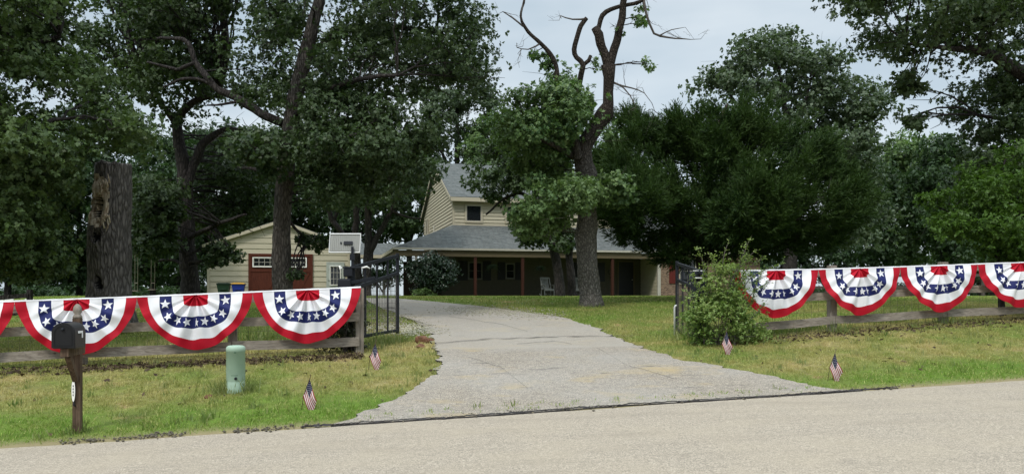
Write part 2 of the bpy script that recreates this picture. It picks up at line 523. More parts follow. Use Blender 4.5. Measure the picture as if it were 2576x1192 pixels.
# ------------------------------------------------------------------ sky and light
wld = bpy.data.worlds.new('World'); scene.world = wld; wld.use_nodes = True
nt = wld.node_tree; nn = nt.nodes; bg = nn['Background']
SUN_EL, SUN_AZ = R(50), R(204)
sky = nn.new('ShaderNodeTexSky'); sky.sky_type = 'NISHITA'; sky.sun_disc = False; sky.sun_elevation = SUN_EL; sky.sun_rotation = SUN_AZ
tc = nn.new('ShaderNodeTexCoord'); sp = nn.new('ShaderNodeSeparateXYZ'); nt.links.new(tc.outputs['Generated'], sp.inputs[0])
mp = nn.new('ShaderNodeMapping'); mp.inputs['Scale'].default_value = (1.0, 1.0, 3.0); nt.links.new(tc.outputs['Generated'], mp.inputs['Vector'])
nz = nn.new('ShaderNodeTexNoise'); nz.inputs['Scale'].default_value = 2.0; nz.inputs['Detail'].default_value = 5; nz.inputs['Roughness'].default_value = .5; nt.links.new(mp.outputs[0], nz.inputs['Vector'])
cr = nn.new('ShaderNodeValToRGB'); e = cr.color_ramp.elements
e[0].position = .38; e[0].color = (3.8, 4.6, 5.2, 1); e[1].position = .64; e[1].color = (5.9, 6.4, 6.7, 1)
nt.links.new(nz.outputs['Fac'], cr.inputs['Fac'])
zr = nn.new('ShaderNodeMapRange'); nt.links.new(sp.outputs[2], zr.inputs['Value']); zr.inputs['From Min'].default_value = .38; zr.inputs['From Max'].default_value = .95; zr.inputs['To Min'].default_value = 1.0; zr.inputs['To Max'].default_value = 3.4
mul = nn.new('ShaderNodeMix'); mul.data_type = 'RGBA'; mul.blend_type = 'MULTIPLY'; mul.inputs[0].default_value = 1.0
nt.links.new(cr.outputs[0], mul.inputs[6]); nt.links.new(zr.outputs[0], mul.inputs[7])
mx = nn.new('ShaderNodeMix'); mx.data_type = 'RGBA'; mx.inputs[0].default_value = .88
nt.links.new(sky.outputs[0], mx.inputs[6]); nt.links.new(mul.outputs[2], mx.inputs[7])
nt.links.new(mx.outputs[2], bg.inputs['Color']); bg.inputs['Strength'].default_value = .1

sl = bpy.data.lights.new('sun', 'SUN'); sl.energy = 1.5; sl.angle = R(10); sl.color = (1, .96, .9)
so = bpy.data.objects.new('sun', sl); COL.objects.link(so)
# the lamp shines from behind the camera, a little to the right
d = Vector((math.sin(SUN_AZ) * math.cos(SUN_EL), math.cos(SUN_AZ) * math.cos(SUN_EL), math.sin(SUN_EL)))
so.rotation_euler = d.to_track_quat('Z', 'Y').to_euler(); so.location = (0, -10, 30)

cam = bpy.data.cameras.new('camera'); co = bpy.data.objects.new('camera', cam); COL.objects.link(co)
cam.sensor_width = 36; cam.lens = 36 * F / 2576; cam.shift_y = (HY - 596) / 2576
cam.clip_start = .1; cam.clip_end = 2000
co.location = (0, 0, CAMZ); co.rotation_euler = (R(90), 0, 0)
scene.camera = co
scene.view_settings.view_transform = 'Standard'; scene.view_settings.look = 'None'
scene.view_settings.exposure = .5; scene.view_settings.gamma = 1
scene.cycles.max_bounces = 8; scene.cycles.diffuse_bounces = 4; scene.cycles.transmission_bounces = 4
scene.cycles.use_denoising = True
scene.render.film_transparent = False

# ------------------------------------------------------------------ the land
def grid_mesh(name, ss, ts, zoff, mat, jit=None):
    S, T = np.meshgrid(ss, ts, indexing='ij')
    if jit is not None:
        T = jit(S, T)
    X = S * CA - T * SA; Y = S * SA + T * CA
    Z = G(X, Y) + zoff
    V = np.stack([X, Y, Z], -1).reshape(-1, 3)
    n, m = len(ss), len(ts)
    i = (np.arange(n - 1)[:, None] * m + np.arange(m - 1)[None, :]).ravel()
    Fc = np.stack([i, i + m, i + m + 1, i + 1], -1)
    return np_mesh(name, V, 4, Fc.ravel(), np.full(len(Fc), 4), mat, smooth_=True)
ss = np.concatenate([np.arange(-300, -30, 10.), np.arange(-30, 30, .3), np.arange(30, 301, 10.)])
ts = np.concatenate([np.arange(-60, 6, 6.), np.arange(6, 42, .3), np.arange(42, 80, 2.), np.arange(80, 500, 12.)])
tag(grid_mesh('ground', ss, ts, 0.0, M['ground']), kind='structure', label='grassy verge and lawn rising from the road to the house')

def edge_jit(S, T):
    e = np.array([.05 * noise.noise((s * .9, 3.1, 0)) + .025 * noise.noise((s * 4.1, 1.7, 0)) for s in S[:, -1]])
    T = T.copy(); T[:, -1] += e; return T
tag(grid_mesh('road', np.concatenate([np.arange(-120, -20, 4.), np.arange(-20, 20, .12), np.arange(20, 121, 4.)]), np.array([-3., 0, 3, 6, 8, 9, 9.3]), .012, M['road'], edge_jit), kind='structure', label='pale tan chip seal road in front of the fence')

# driveway: left and right edges measured on the photograph, laid on the land
DL = [(1072, 770), (1050, 880), (1022, 960), (1000, 1010), (975, 1045), (945, 1088), (925, 1112), (905, 1105), (880, 1092), (860, 1090), (845, 1080), (815, 1050), (800, 1020), (775, 955), (765, 935), (757, 920), (751, 905)]
DR = [(1080, 760), (1050, 880), (1022, 1270), (1006, 1560), (990, 1810), (975, 2050), (950, 1950), (925, 1810), (905, 1710), (890, 1655), (870, 1600), (850, 1548), (825, 1495), (800, 1420), (790, 1345), (775, 1235), (765, 1140), (757, 1060), (751, 985)]
def interp(tab, y):
    tab = sorted(tab)
    return np.interp(y, [a for a, b in tab], [b for a, b in tab])
_rowcache = {}
def in_drive(x, y, z, grow=0.0):
    px = CX + F * x / y; py = HY + F * (CAMZ - z) / y
    l, r = interp(DL, py), interp(DR, py)
    s, t = st(x, y)
    return (px > l - grow) & (px < r + grow) & (py > 751) & (t > T_ROAD - .1) & (t < 40)

def build_drive():
    # rows of constant distance from the road, t ; find the edges in s by walking along the row
    rows = np.concatenate([np.arange(9.33, 20, .08), np.arange(20, 38, .6)])
    V, Fc = [], []
    ncol = 60
    for t in rows:
        s = np.arange(-16, 16, .03)
        x, y = xy(s, t); z = G(x, y)
        ok = in_drive(x, y, z)
        if t < 9.75:    # flare along the road
            k = (9.75 - t) / .42
            px = CX + F * x / y
            ok = (px > 900 - 60 * k) & (px < 2060 + 110 * k)
        if ok.sum() < 3:
            break
        s0, s1 = s[ok].min(), s[ok].max()
        s0 += .22 * noise.noise((t * 2.1, 5, 0)) + .14 * noise.noise((t * 6, 9, 0)) + .06 * noise.noise((t * 15, 1, 0)); s1 += .16 * noise.noise((t * 1.7, 8, 0)) + .11 * noise.noise((t * 6, 2, 0)) + .06 * noise.noise((t * 14, 3, 0))
        for k in range(ncol + 1):
            sv = s0 + (s1 - s0) * k / ncol
            tv = t
            if t < 9.4:
                tv = t + .11 * noise.noise((sv * .45, 0, 4)) + .03 * noise.noise((sv * 3.3, 0, 7))
            xx, yy = xy(sv, tv)
            V.append((xx, yy, Gf(xx, yy) + .028 + .008 * noise.noise((xx * .9, yy * .9, 0))))
    n = len(V) // (ncol + 1)
    mb = MB(); mb.v = V
    for i in range(n - 1):
        for k in range(ncol):
            a = i * (ncol + 1) + k
            mb.f.append((a, a + 1, a + ncol + 2, a + ncol + 1)); mb.m.append(0)
    # broken skirt of old tar round the rim
    rim = [(k, 0) for k in range(ncol + 1)] + [(ncol, i) for i in range(n)]
    def skirt(idx):
        for a, b in zip(idx[:-1], idx[1:]):
            pa, pb = Vector(V[a]), Vector(V[b])
            mb.quad(pa, pa - Vector((0, 0, .07)), pb - Vector((0, 0, .07)), pb, 1)
    skirt([k for k in range(ncol + 1)]); skirt([i * (ncol + 1) for i in range(n)]); skirt([i * (ncol + 1) + ncol for i in range(n)])
    o = mb.build('driveway', [M['drive'], M['tar']], smooth_=True)
    tag(o, 'cracked grey asphalt driveway curving up to the garage', kind='structure')
build_drive()

# cracked tar strip where the driveway meets the road, also a stretch beside the mailbox
def tar_strip(px0, px1, w0, seed, name):
    mb = MB(); prev = None
    n = int(abs(px1 - px0) / 3)
    for i in range(n + 1):
        px = px0 + (px1 - px0) * i / n
        t0 = T_ROAD - .035 + (.11 * noise.noise((st((px - CX) / F * 9.6, 9.6)[0] * .45, 0, 4)) if w0 < .09 else .09 * noise.noise((px * .006, seed, 0))) + .05 * noise.noise((px * .03, seed, 2)) + .03 * noise.noise((px * .13, seed, 2))
        w = w0 * max(.0, .25 + 1.1 * noise.noise((px * .018, seed, 5)) + .9 * noise.noise((px * .07, seed, 8)) + .5 * noise.noise((px * .2, seed, 1))) * min(1, i / 8, (n - i) / 8 + .02)
        Z = z_at(px, t0); X = (px - CX) / F * Z
        s, t = st(X, Z)
        a = xy(s, t); b = xy(s, t + w)
        cur = (Vector((*a, Gf(*a) + .020)), Vector((*b, Gf(*b) + .040)))
        if prev:
            mb.quad(prev[0], cur[0], cur[1], prev[1])
        prev = cur
    return tag(mb.build(name, M['tar']), 'black broken tar edge along the side of the road', kind='structure')
tar_strip(760, 1760, .058, 1.3, 'tar_edge'); tar_strip(1740, 2240, .05, 4.7, 'tar_edge')
# a crack across the driveway where two pours meet, and two by the gate
def crack(pts, w, seed):
    mb = MB(); prev = None
    for (a, b) in zip(pts[:-1], pts[1:]):
        for i in range(30):
            k = i / 30
            px, py = a[0] + (b[0] - a[0]) * k, a[1] + (b[1] - a[1]) * k
            p = ground_at(px, py + 3 * noise.noise((px * .02, seed, 0)))
            ww = w * max(.1, .6 + 1.3 * noise.noise((px * .03, seed, 3)))
            cur = (p + Vector((0, 0, .044)), p + Vector((-SA * ww, CA * ww, .048)))
            if prev: mb.quad(prev[0], cur[0], cur[1], prev[1])
            prev = cur
    return tag(mb.build('asphalt_crack', M['tar']), 'dark crack across the driveway', kind='structure')
crack([(1090, 868), (1250, 856), (1420, 851), (1600, 848)], .07, 2.0)
crack([(935, 779), (1000, 777), (1030, 783)], .16, 5.0)
crack([(975, 804), (1030, 806), (1060, 815), (1090, 824)], .14, 7.0)

crack([(1300, 870), (1390, 862), (1440, 872)], .03, 11.0)
crack([(1180, 905), (1260, 930), (1330, 985)], .022, 12.0)
crack([(1500, 880), (1580, 925), (1700, 960)], .02, 13.0)
crack([(1130, 800), (1240, 815), (1330, 838)], .03, 14.0)
# ------------------------------------------------------------------ grass
def blades(name, P, H, Wd, mat, lean=.5, label=None, kind='stuff'):
    n = len(P)
    th = rng.uniform(0, 2 * np.pi, n)
    ax = np.stack([np.cos(th), np.sin(th), np.zeros(n)], -1)
    ph = rng.uniform(0, 2 * np.pi, n); ln = rng.uniform(.1, 1, n) * lean
    tip = P + np.stack([np.cos(ph) * ln * H, np.sin(ph) * ln * H, H * np.sqrt(np.clip(1 - ln ** 2 * .6, .1, 1))], -1)
    mid = P + (tip - P) * .5 + np.stack([np.zeros(n), np.zeros(n), H * .12], -1)
    a = P - ax * Wd[:, None] * .5; b = P + ax * Wd[:, None] * .5
    c = mid + ax * Wd[:, None] * .4; d_ = mid - ax * Wd[:, None] * .4
    V = np.stack([a, b, c, d_, tip], 1).reshape(-1, 3)
    base = np.arange(n)[:, None] * 5
    Fq = np.concatenate([base + np.array([[0, 1, 2, 3]]), base + np.array([[3, 2, 4]])], 1).ravel()
    o = np_mesh(name, V, 5, Fq, np.tile([4, 3], n), mat)
    return tag(o, label, kind=kind)

def scatter(s0, s1, t0, t1, n):
    s = rng.uniform(s0, s1, n); t = rng.uniform(t0, t1, n)
    x, y = xy(s, t); z = G(x, y)
    vis = (np.abs(x / y) < .74)
    keep = vis & ~in_drive(x, y, z, -4)
    return np.stack([x, y, z], -1)[keep]

verge = scatter(-9, 15, 9.42, 13.9, 240000)
sv, tv = st(verge[:, 0], verge[:, 1])
pn = np.array([noise.noise((p[0] * 1.3, p[1] * 1.3, 0)) for p in verge])
dens = np.clip(.72 + pn * .9, .12, 1) * np.clip((tv - 9.40) / .35, .15, 1)
verge = verge[rng.uniform(0, 1, len(verge)) < dens]
hn = np.array([noise.noise((p[0] * 5.5, p[1] * 5.5, 3)) + .6 * noise.noise((p[0] * 14, p[1] * 14, 5)) for p in verge])
H = rng.uniform(.016, .052, len(verge)) * np.clip(.9 + 1.5 * hn, .25, 2.2)
blades('grass', verge, H, rng.uniform(.006, .012, len(verge)), M['blade'], 1.0, 'short patchy green and straw grass on the roadside verge')
yard = scatter(-18, 22, 13.9, 24, 190000)
yard2 = scatter(-26, 34, 24, 46, 130000)
Y2 = np.concatenate([yard, yard2])
hh = np.concatenate([rng.uniform(.03, .07, len(yard)), rng.uniform(.04, .08, len(yard2))])
blades('lawn_grass', Y2, hh, np.concatenate([rng.uniform(.010, .018, len(yard)), rng.uniform(.02, .04, len(yard2))]), M['blade'], .9, 'green lawn grass between the fence and the house')

# taller weeds: along the fence, round the pedestal, the mailbox, the gate and the shrub
def tuft(px, py, n, spread, h0, h1):
    c = ground_at(px, py)
    x = c.x + rng.normal(0, spread, n); y = c.y + rng.normal(0, spread * .7, n)
    return np.stack([x, y, G(x, y)], -1), rng.uniform(h0, h1, n)
TP, TH = [], []
for a in [(560, 985, 130, .12, .08, .28), (615, 985, 110, .08, .1, .30), (590, 990, 120, .14, .05, .12), (205, 1085, 60, .07, .05, .22), (180, 1092, 70, .10, .05, .14),
          (945, 868, 340, .22, .10, .34), (985, 862, 220, .2, .08, .24), (1020, 860, 120, .16, .06, .2), (930, 880, 140, .15, .1, .25),
          (1760, 850, 420, .35, .15, .45), (1840, 855, 480, .4, .15, .45), (1920, 845, 420, .35, .12, .35), (1985, 838, 340, .3, .1, .3), (2060, 830, 200, .25, .1, .28),
          (2215, 812, 520, .28, .15, .42), (2260, 806, 300, .25, .12, .38), (2330, 800, 90, .2, .1, .25), (2450, 795, 160, .4, .08, .25), (2545, 790, 160, .4, .08, .25),
          (640, 860, 260, .3, .12, .42), (690, 855, 260, .3, .12, .42), (740, 850, 200, .3, .1, .35), (380, 880, 180, .4, .08, .25), (110, 905, 160, .4, .08, .22), (480, 875, 160, .4, .08, .22),
          (300, 880, 160, .4, .08, .22), (1455, 774, 60, .25, .06, .2), (1515, 774, 60, .25, .06, .22), (2115, 838, 120, .15, .1, .3), (2380, 815, 90, .15, .1, .25), (1180, 745, 40, .6, .05, .15)]:
    p, h = tuft(*a); TP.append(p); TH.append(h)
for _ in range(260):
    s_ = random.uniform(-8, 14); t_ = random.uniform(9.6, 13.6); x_, y_ = xy(s_, t_)
    nb = random.randint(8, 26); xx = x_ + rng.normal(0, .05, nb); yy = y_ + rng.normal(0, .05, nb)
    TP.append(np.stack([xx, yy, G(xx, yy)], -1)); TH.append(rng.uniform(.05, .13, nb))
TP = np.concatenate(TP); TH = np.concatenate(TH)
kk = ~in_drive(TP[:, 0], TP[:, 1], TP[:, 2], -6); TP, TH = TP[kk], TH[kk]
blades('tall_grass', TP, TH, rng.uniform(.006, .013, len(TP)), M['tall'], .8, 'taller grass tufts and weeds along the fence and posts')

# fallen leaves under the fence
def litter(n, s0, s1, tc_, tw):
    s = rng.uniform(s0, s1, n); t = tc_ + rng.normal(0, tw, n)
    x, y = xy(s, t); z = G(x, y)
    k = ~in_drive(x, y, z, 4)
    return np.stack([x, y, z], -1)[k]
LP = np.concatenate([litter(2600, -4.3, .1, 13.35, .13), litter(900, -8, -4.3, 13.4, .2), litter(1300, 6.8, 14, 13.5, .22), litter(180, -9, 14, 12.0, 1.2)])
n = len(LP)
u = rng.normal(0, 1, (n, 3)); u[:, 2] *= .35; u /= np.linalg.norm(u, axis=1)[:, None]
v = np.cross(u, rng.normal(0, 1, (n, 3))); v[:, 2] *= .4; v /= np.linalg.norm(v, axis=1)[:, None]
sz = rng.uniform(.025, .055, n)[:, None]
C = LP + np.array([0, 0, .02])
V = np.stack([C - u * sz, C + v * sz * .5, C + u * sz, C - v * sz * .5], 1).reshape(-1, 3)
tag(np_mesh('fallen_leaves', V, 4, np.arange(4 * n), np.full(n, 4), M['litter']), 'brown fallen leaves lying under the fence', kind='stuff')

# ------------------------------------------------------------------ foliage
LEAF = {   # outlines in (along, across)
    'oak': np.array([(0, 0), (.22, .10), (.30, .26), (.42, .16), (.58, .40), (.70, .36), (.72, .15), (.90, .18), (1, 0), (.90, -.18), (.72, -.15), (.70, -.36), (.58, -.40), (.42, -.16), (.30, -.26), (.22, -.10)]),
    'oak_low': np.array([(0, 0), (.3, .22), (.6, .38), (1, 0), (.6, -.38), (.3, -.22)]),
    'kite': np.array([(0, 0), (.45, .30), (1, 0), (.45, -.30)]),
    'needle': np.array([(0, .0), (.35, .11), (1, 0), (.35, -.11)]),
}
def leaf_faces(base, dirs, nrm, size, shape):
    """base (n,3), dirs (n,3) unit, nrm (n,3) -> verts, loops, counts"""
    sh = LEAF[shape]; k = len(sh); n = len(base)
    side = np.cross(nrm, dirs); side /= np.linalg.norm(side, axis=1)[:, None] + 1e-9
    up = np.cross(dirs, side)
    al = sh[:, 0][None, :, None]; ac = sh[:, 1][None, :, None]
    V = base[:, None, :] + dirs[:, None, :] * al * size[:, None, None] + side[:, None, :] * ac * size[:, None, None]
    V = V + up[:, None, :] * ((np.abs(sh[:, 1]) * .35 - sh[:, 0] ** 2 * .22)[None, :, None]) * size[:, None, None]
    return V.reshape(-1, 3), np.arange(n * k), np.full(n, k)

def unit(a):
    return a / (np.linalg.norm(a, axis=-1, keepdims=True) + 1e-9)

def poly_mask(P, poly):
    x, y = P[:, 0], P[:, 1]; c = np.zeros(len(P), bool); j = len(poly) - 1
    for i in range(len(poly)):
        xi, yi = poly[i]; xj, yj = poly[j]
        cond = ((yi > y) != (yj > y)) & (x < (xj - xi) * (y - yi) / (yj - yi + 1e-12) + xi)
        c ^= cond; j = i
    return c

def poly_dist(P, poly):
    d = np.full(len(P), 1e9)
    for i in range(len(poly)):
        a = np.array(poly[i], float); b = np.array(poly[(i + 1) % len(poly)], float)
        ab = b - a; k = np.clip(((P - a) @ ab) / (ab @ ab + 1e-9), 0, 1)
        d = np.minimum(d, np.linalg.norm(P - a - k[:, None] * ab, axis=1))
    return d

def clumps(poly, Z, dz, rc, layers):
    """clump centres filling a rounded crown: outline POLY seen at distance Z, half-depth dz"""
    poly = [(float(a), float(b)) for a, b in poly]
    xs = [a for a, b in poly]; ys = [b for a, b in poly]
    area = .5 * abs(sum(poly[i][0] * poly[(i + 1) % len(poly)][1] - poly[(i + 1) % len(poly)][0] * poly[i][1] for i in range(len(poly))))
    k = F / Z
    n = max(3, int(1.45 * layers * area / k ** 2 / (math.pi * rc ** 2)))
    P = np.stack([rng.uniform(min(xs), max(xs), n * 12), rng.uniform(min(ys), max(ys), n * 12)], -1)
    P = P[poly_mask(P, poly)]
    D = poly_dist(P, poly)
    keep = D > rc * k * .3
    if keep.sum() < n // 2: keep = D > 0
    P, D = P[keep][:n], D[keep][:n]
    f = np.sqrt(np.clip(D / (dz * k * .8), 0.04, 1))
    zz = Z + dz * f * rng.uniform(-1, 1, len(P))
    # a crown keeps its outline when seen in perspective: place by real size at the crown's own distance
    X = (P[:, 0] - CX) / F * Z + (zz - Z) * (P[:, 0] - CX) / F * .9
    Zh = CAMZ - (P[:, 1] - HY) / F * Z + (zz - Z) * (HY - P[:, 1]) / F * .9
    return np.stack([X, zz, Zh], -1)

def foliage(C, rc, per, nleaf, size, shape, droop=.2, keepout=None):
    """sprigs of leaves round clump centres C"""
    n = len(C) * per
    cc = np.repeat(C, per, 0)
    rr = np.repeat(rng.uniform(.7, 1.55, len(C)) * rc, per)
    d = unit(rng.normal(0, 1, (n, 3)))
    d[:, 2] = d[:, 2] * .9 + .12
    rad = rr * rng.uniform(0, 1, n) ** .5
    pos = cc + d * rad[:, None] * np.array([1.15, 1.15, .72])
    if keepout is not None:
        k = keepout(pos); pos, d = pos[k], d[k]; n = len(pos)
    ax = unit(d + rng.normal(0, .5, (n, 3)) + np.array([0, 0, .15]))
    # leaves radiate from the twig tip like a rosette
    sp = np.repeat(pos, nleaf, 0); sa = np.repeat(ax, nleaf, 0)
    m = len(sp)
    rnd = rng.normal(0, 1, (m, 3)); perp = unit(np.cross(sa, rnd))
    ld = unit(sa * rng.uniform(.1, .8, m)[:, None] + perp * 1.0 + np.array([0, 0, -droop]))
    nr = unit(sa * .9 + np.array([0, 0, .5]) + rng.normal(0, .4, (m, 3)))
    sp = sp + sa * rng.uniform(-.6, .2, m)[:, None] * size
    s = size * rng.uniform(.65, 1.2, m)
    return leaf_faces(sp, ld, nr, s, shape)

def sprays(C, rc, per, nleaf, size):
    """feathery cedar boughs: each clump is a long plume leaning up and out, set with fans"""
    m_ = len(C); cen = C.mean(0)
    out = unit(C - cen + rng.normal(0, .6, C.shape)); bough = unit(out * np.array([1, 1, .5]) + np.array([0, 0, .55]) + rng.normal(0, .25, C.shape))
    blen = rc * rng.uniform(1.4, 3.0, m_)
    n = m_ * per
    bb = np.repeat(bough, per, 0); k0 = rng.uniform(-.5, 1, n)
    cc = np.repeat(C, per, 0) + bb * (np.repeat(blen, per) * k0 * .6)[:, None]
    wid = rc * .85 * np.clip(1 - .75 * np.clip(k0, 0, 1), .12, 1)
    d = unit(rng.normal(0, 1, (n, 3)))
    pos = cc + d * (wid * rng.uniform(0, 1, n) ** .5)[:, None] * np.array([1, 1, .7])
    ax = unit(bb * 1.0 + d * .75 + np.array([0, 0, .2]) + rng.normal(0, .2, (n, 3)))
    ln = rng.uniform(.25, .6, n)
    k = np.tile(np.arange(nleaf) / nleaf, n)
    sp = np.repeat(pos, nleaf, 0) + np.repeat(ax * ln[:, None], nleaf, 0) * k[:, None]
    sa = np.repeat(ax, nleaf, 0); m = len(sp)
    perp = unit(np.cross(sa, rng.normal(0, 1, (m, 3))))
    ld = unit(sa * 1.1 + perp * (1.05 - .6 * k)[:, None])
    nr = unit(np.cross(ld, rng.normal(0, 1, (m, 3))))
    s = size * rng.uniform(.6, 1.2, m) * (1.15 - .5 * k)
    return leaf_faces(sp, ld, nr, s, 'needle')

def skel(path, Z=None):
    """[(px, py, radius px [, dZ])] -> points, radii in metres"""
    pts, rad = [], []
    for q in path:
        z = Z + (q[3] if len(q) > 3 else 0)
        pts.append(W(q[0], q[1], z)); rad.append(q[2] * z / F)
    return pts, rad

def refine(pts, rad, step, wander, seed):
    """spline through points with small bends"""
    out, ro = [], []
    n = len(pts)
    for i in range(n - 1):
        p0, p1, p2, p3 = pts[max(0, i - 1)], pts[i], pts[i + 1], pts[min(n - 1, i + 2)]
        k = max(1, int((p2 - p1).length / step))
        for j in range(k):
            t = j / k
            q = .5 * ((2 * p1) + (p2 - p0) * t + (2 * p0 - 5 * p1 + 4 * p2 - p3) * t * t + (3 * p1 - p0 - 3 * p2 + p3) * t ** 3)
            w = Vector((noise.noise(q * 1.7 + Vector((seed, 0, 0))), noise.noise(q * 1.7 + Vector((0, seed, 9))), .3 * noise.noise(q * 1.7 + Vector((5, 0, seed)))))
            out.append(q + w * wander * min(1, i + t)); ro.append(rad[i] + (rad[i + 1] - rad[i]) * t)
    out.append(pts[-1]); ro.append(rad[-1])
    return out, ro

def tree(name, label, Z, trunks, crowns, leafmat, barkmat, cat='tree', group=None, twigs=.5, base=None, dead=None, shape_big='oak', seed=1, keepout=None, trunk_sides=18, twig_r=.022, limbmat=None):
    """trunks: lists of (px,py,rpx[,dZ]); the first point of the first is the foot. crowns: dict(poly,Z,dz,rc,layers,per,nleaf,size,shape,mat,kind)"""
    p0, r0 = skel(trunks[0], Z)
    foot = Vector((p0[0].x, p0[0].y, Gf(p0[0].x, p0[0].y)))
    root = thing(name, label, cat, foot, 0, group)
    tb = MB(); nodes = []
    for ti, path in enumerate(trunks):
        p, r = skel(path, Z)
        if ti == 0 and p[0].z > foot.z - .05:
            p.insert(0, foot - Vector((0, 0, .1))); r.insert(0, r[0] * 1.25)
        pp, rr = refine(p, r, max(.12, r[0] * .6), .05 + .04 * (ti > 0), seed + ti * 3.7)
        tb.tube(pp, rr, trunk_sides if rr[0] > .1 else 8, 1 if ti else 0, wob=.16 if rr[0] > .1 else .12, wf=2.6)
        nodes += [q for q in pp[len(pp) // 4:]]
    nodes_np = np.array([tuple(q) for q in nodes])
    parts = []
    for cdef in crowns:
        C = clumps(cdef['poly'], cdef.get('Z', Z), cdef['dz'], cdef['rc'], cdef['layers'])
        if len(C) == 0: continue
        for c in C:
            if rng.uniform() < cdef.get('twigs', twigs):
                dd = np.linalg.norm((nodes_np - c) * np.array([1, 1, 1.3]), axis=1) + np.clip(nodes_np[:, 2] - c[2], 0, 9) * .8
                q = Vector(nodes_np[int(dd.argmin())])
                e = Vector(c); L = (e - q).length
                if L > 6.5: continue
                mid = [q.lerp(e, k) + Vector((random.uniform(-.1, .1), random.uniform(-.1, .1), .10 * math.sin(math.pi * k) + random.uniform(-.06, .08))) * L * .55 for k in (.25, .5, .75)]
                r1 = twig_r * (.6 + .25 * L)
                tb.tube([q] + mid + [e], [r1 * 1.2, r1, r1 * .8, r1 * .55, r1 * .3], 5, 1, cap=False)
                for _ in range(3):
                    s_ = mid[random.randrange(1, 3)].lerp(e, random.random() * .6); e2 = e + Vector((random.gauss(0, 1), random.gauss(0, 1), random.gauss(.1, .7))) * cdef['rc'] * .9
                    m_ = s_.lerp(e2, .5) + Vector((random.gauss(0, 1), random.gauss(0, 1), random.gauss(0, 1))) * .12 * (e2 - s_).length
                    tb.tube([s_, m_, e2], [r1 * .5, r1 * .38, r1 * .15], 4, 1, cap=False)
        if cdef.get('kind') == 'cedar':
            parts.append((sprays(C, cdef['rc'], cdef['per'], cdef['nleaf'], cdef['size'])))
        else:
            parts.append(foliage(C, cdef['rc'], cdef['per'], cdef['nleaf'], cdef['size'], cdef.get('shape', 'oak_low'), keepout=keepout))
    o = tb.build('trunk', [barkmat, limbmat or M['bark_dark']], None, smooth_=True); o.parent = root; o.matrix_parent_inverse = Matrix.Translation(-foot)
    off = 0; Vs, Ls, Ns = [], [], []
    for V, Lp, Nf in parts:
        Vs.append(V); Ls.append(Lp + off); Ns.append(Nf); off += len(V)
    if Vs:
        cr_ = np_mesh('crown', np.concatenate(Vs), 0, np.concatenate(Ls), np.concatenate(Ns), leafmat)
        cr_.parent = root; cr_.matrix_parent_inverse = Matrix.Translation(-foot)
    if dead:
        for path in dead:
            db = MB()
            p, r = skel(path, Z)
            pp, rr = refine(p, r, .18, .05, seed + 31)
            db.tube(pp, rr, 7, wob=.15, wf=6)
            # bare twigs along it
            for i in range(2, len(pp)):
                if random.random() < .62:
                    b0 = pp[i]; dr = (pp[i] - pp[i - 1]).normalized()
                    for _ in range(random.choice((1, 1, 2))):
                        dv = (dr * .5 + Vector((random.gauss(0, .8), random.gauss(0, .5), random.gauss(.15, .7)))).normalized() * random.uniform(.25, .75)
                        m1 = b0 + dv * .5 + Vector((random.gauss(0, .06), 0, random.gauss(0, .06)))
                        tip = b0 + dv + Vector((random.gauss(0, .1), 0, random.gauss(0, .1)))
                        db.tube([b0, m1, tip], [.010, .007, .003], 4, cap=False)
                        for _ in range(3):
                            k = random.uniform(.3, .9); q0 = b0.lerp(tip, k)
                            db.tube([q0, q0 + dv * random.uniform(.15, .5) + Vector((random.gauss(0, .12), random.gauss(0, .1), random.gauss(0, .12)))], [.005, .002], 3, cap=False)
            o = db.build('dead_branch', M['twig'], None, smooth_=True); o.parent = root; o.matrix_parent_inverse = Matrix.Translation(-foot)
            o['label'] = 'bare dead branch with thin twigs'
    return root

def carve(path, zt, w, ymax, p=.8):
    """leaves are thinned in front of a trunk"""
    tab = sorted((b, a) for a, b in path)
    def f(P):
        px = CX + F * P[:, 0] / P[:, 1]; py = HY + F * (CAMZ - P[:, 2]) / P[:, 1]
        tx = np.interp(py, [a for a, b in tab], [b for a, b in tab])
        hit = (np.abs(px - tx) < w) & (P[:, 1] < zt) & (py < ymax)
        return ~(hit & (rng.uniform(0, 1, len(P)) < p))
    return f

def clear_box(x0, x1, y0, y1):
    def f(P):
        px = CX + F * P[:, 0] / P[:, 1]; py = HY + F * (CAMZ - P[:, 2]) / P[:, 1]
        return ~((px > x0) & (px < x1) & (py > y0) & (py < y1))
    return f
# --- large oak whose lit foliage fills the left edge
tree('oak_tree', 'large oak at the left edge whose lit leafy boughs hang beside the broken stump', 15.5,
     [[(-210, 800, 34), (-200, 500, 30), (-150, 200, 24), (-60, -60, 16), (0, -250, 10)], [(-195, 480, 16), (-60, 380, 12, -.5), (60, 330, 8, -1), (160, 300, 4, -1)], [(-170, 240, 14), (0, 140, 10), (150, 90, 5)]],
     [dict(poly=[(-300, -330), (160, -330), (190, 0), (200, 80), (250, 180), (330, 260), (400, 320), (410, 370), (330, 395), (210, 420), (200, 560), (170, 640), (130, 700), (-20, 720), (-300, 720)], dz=3.2, rc=.55, layers=5.2, per=84, nleaf=6, size=.094, shape='oak'),
      ], M['leaf_near'], M['bark_dark'], seed=2, twigs=.4, keepout=clear_box(212, 352, 392, 900))
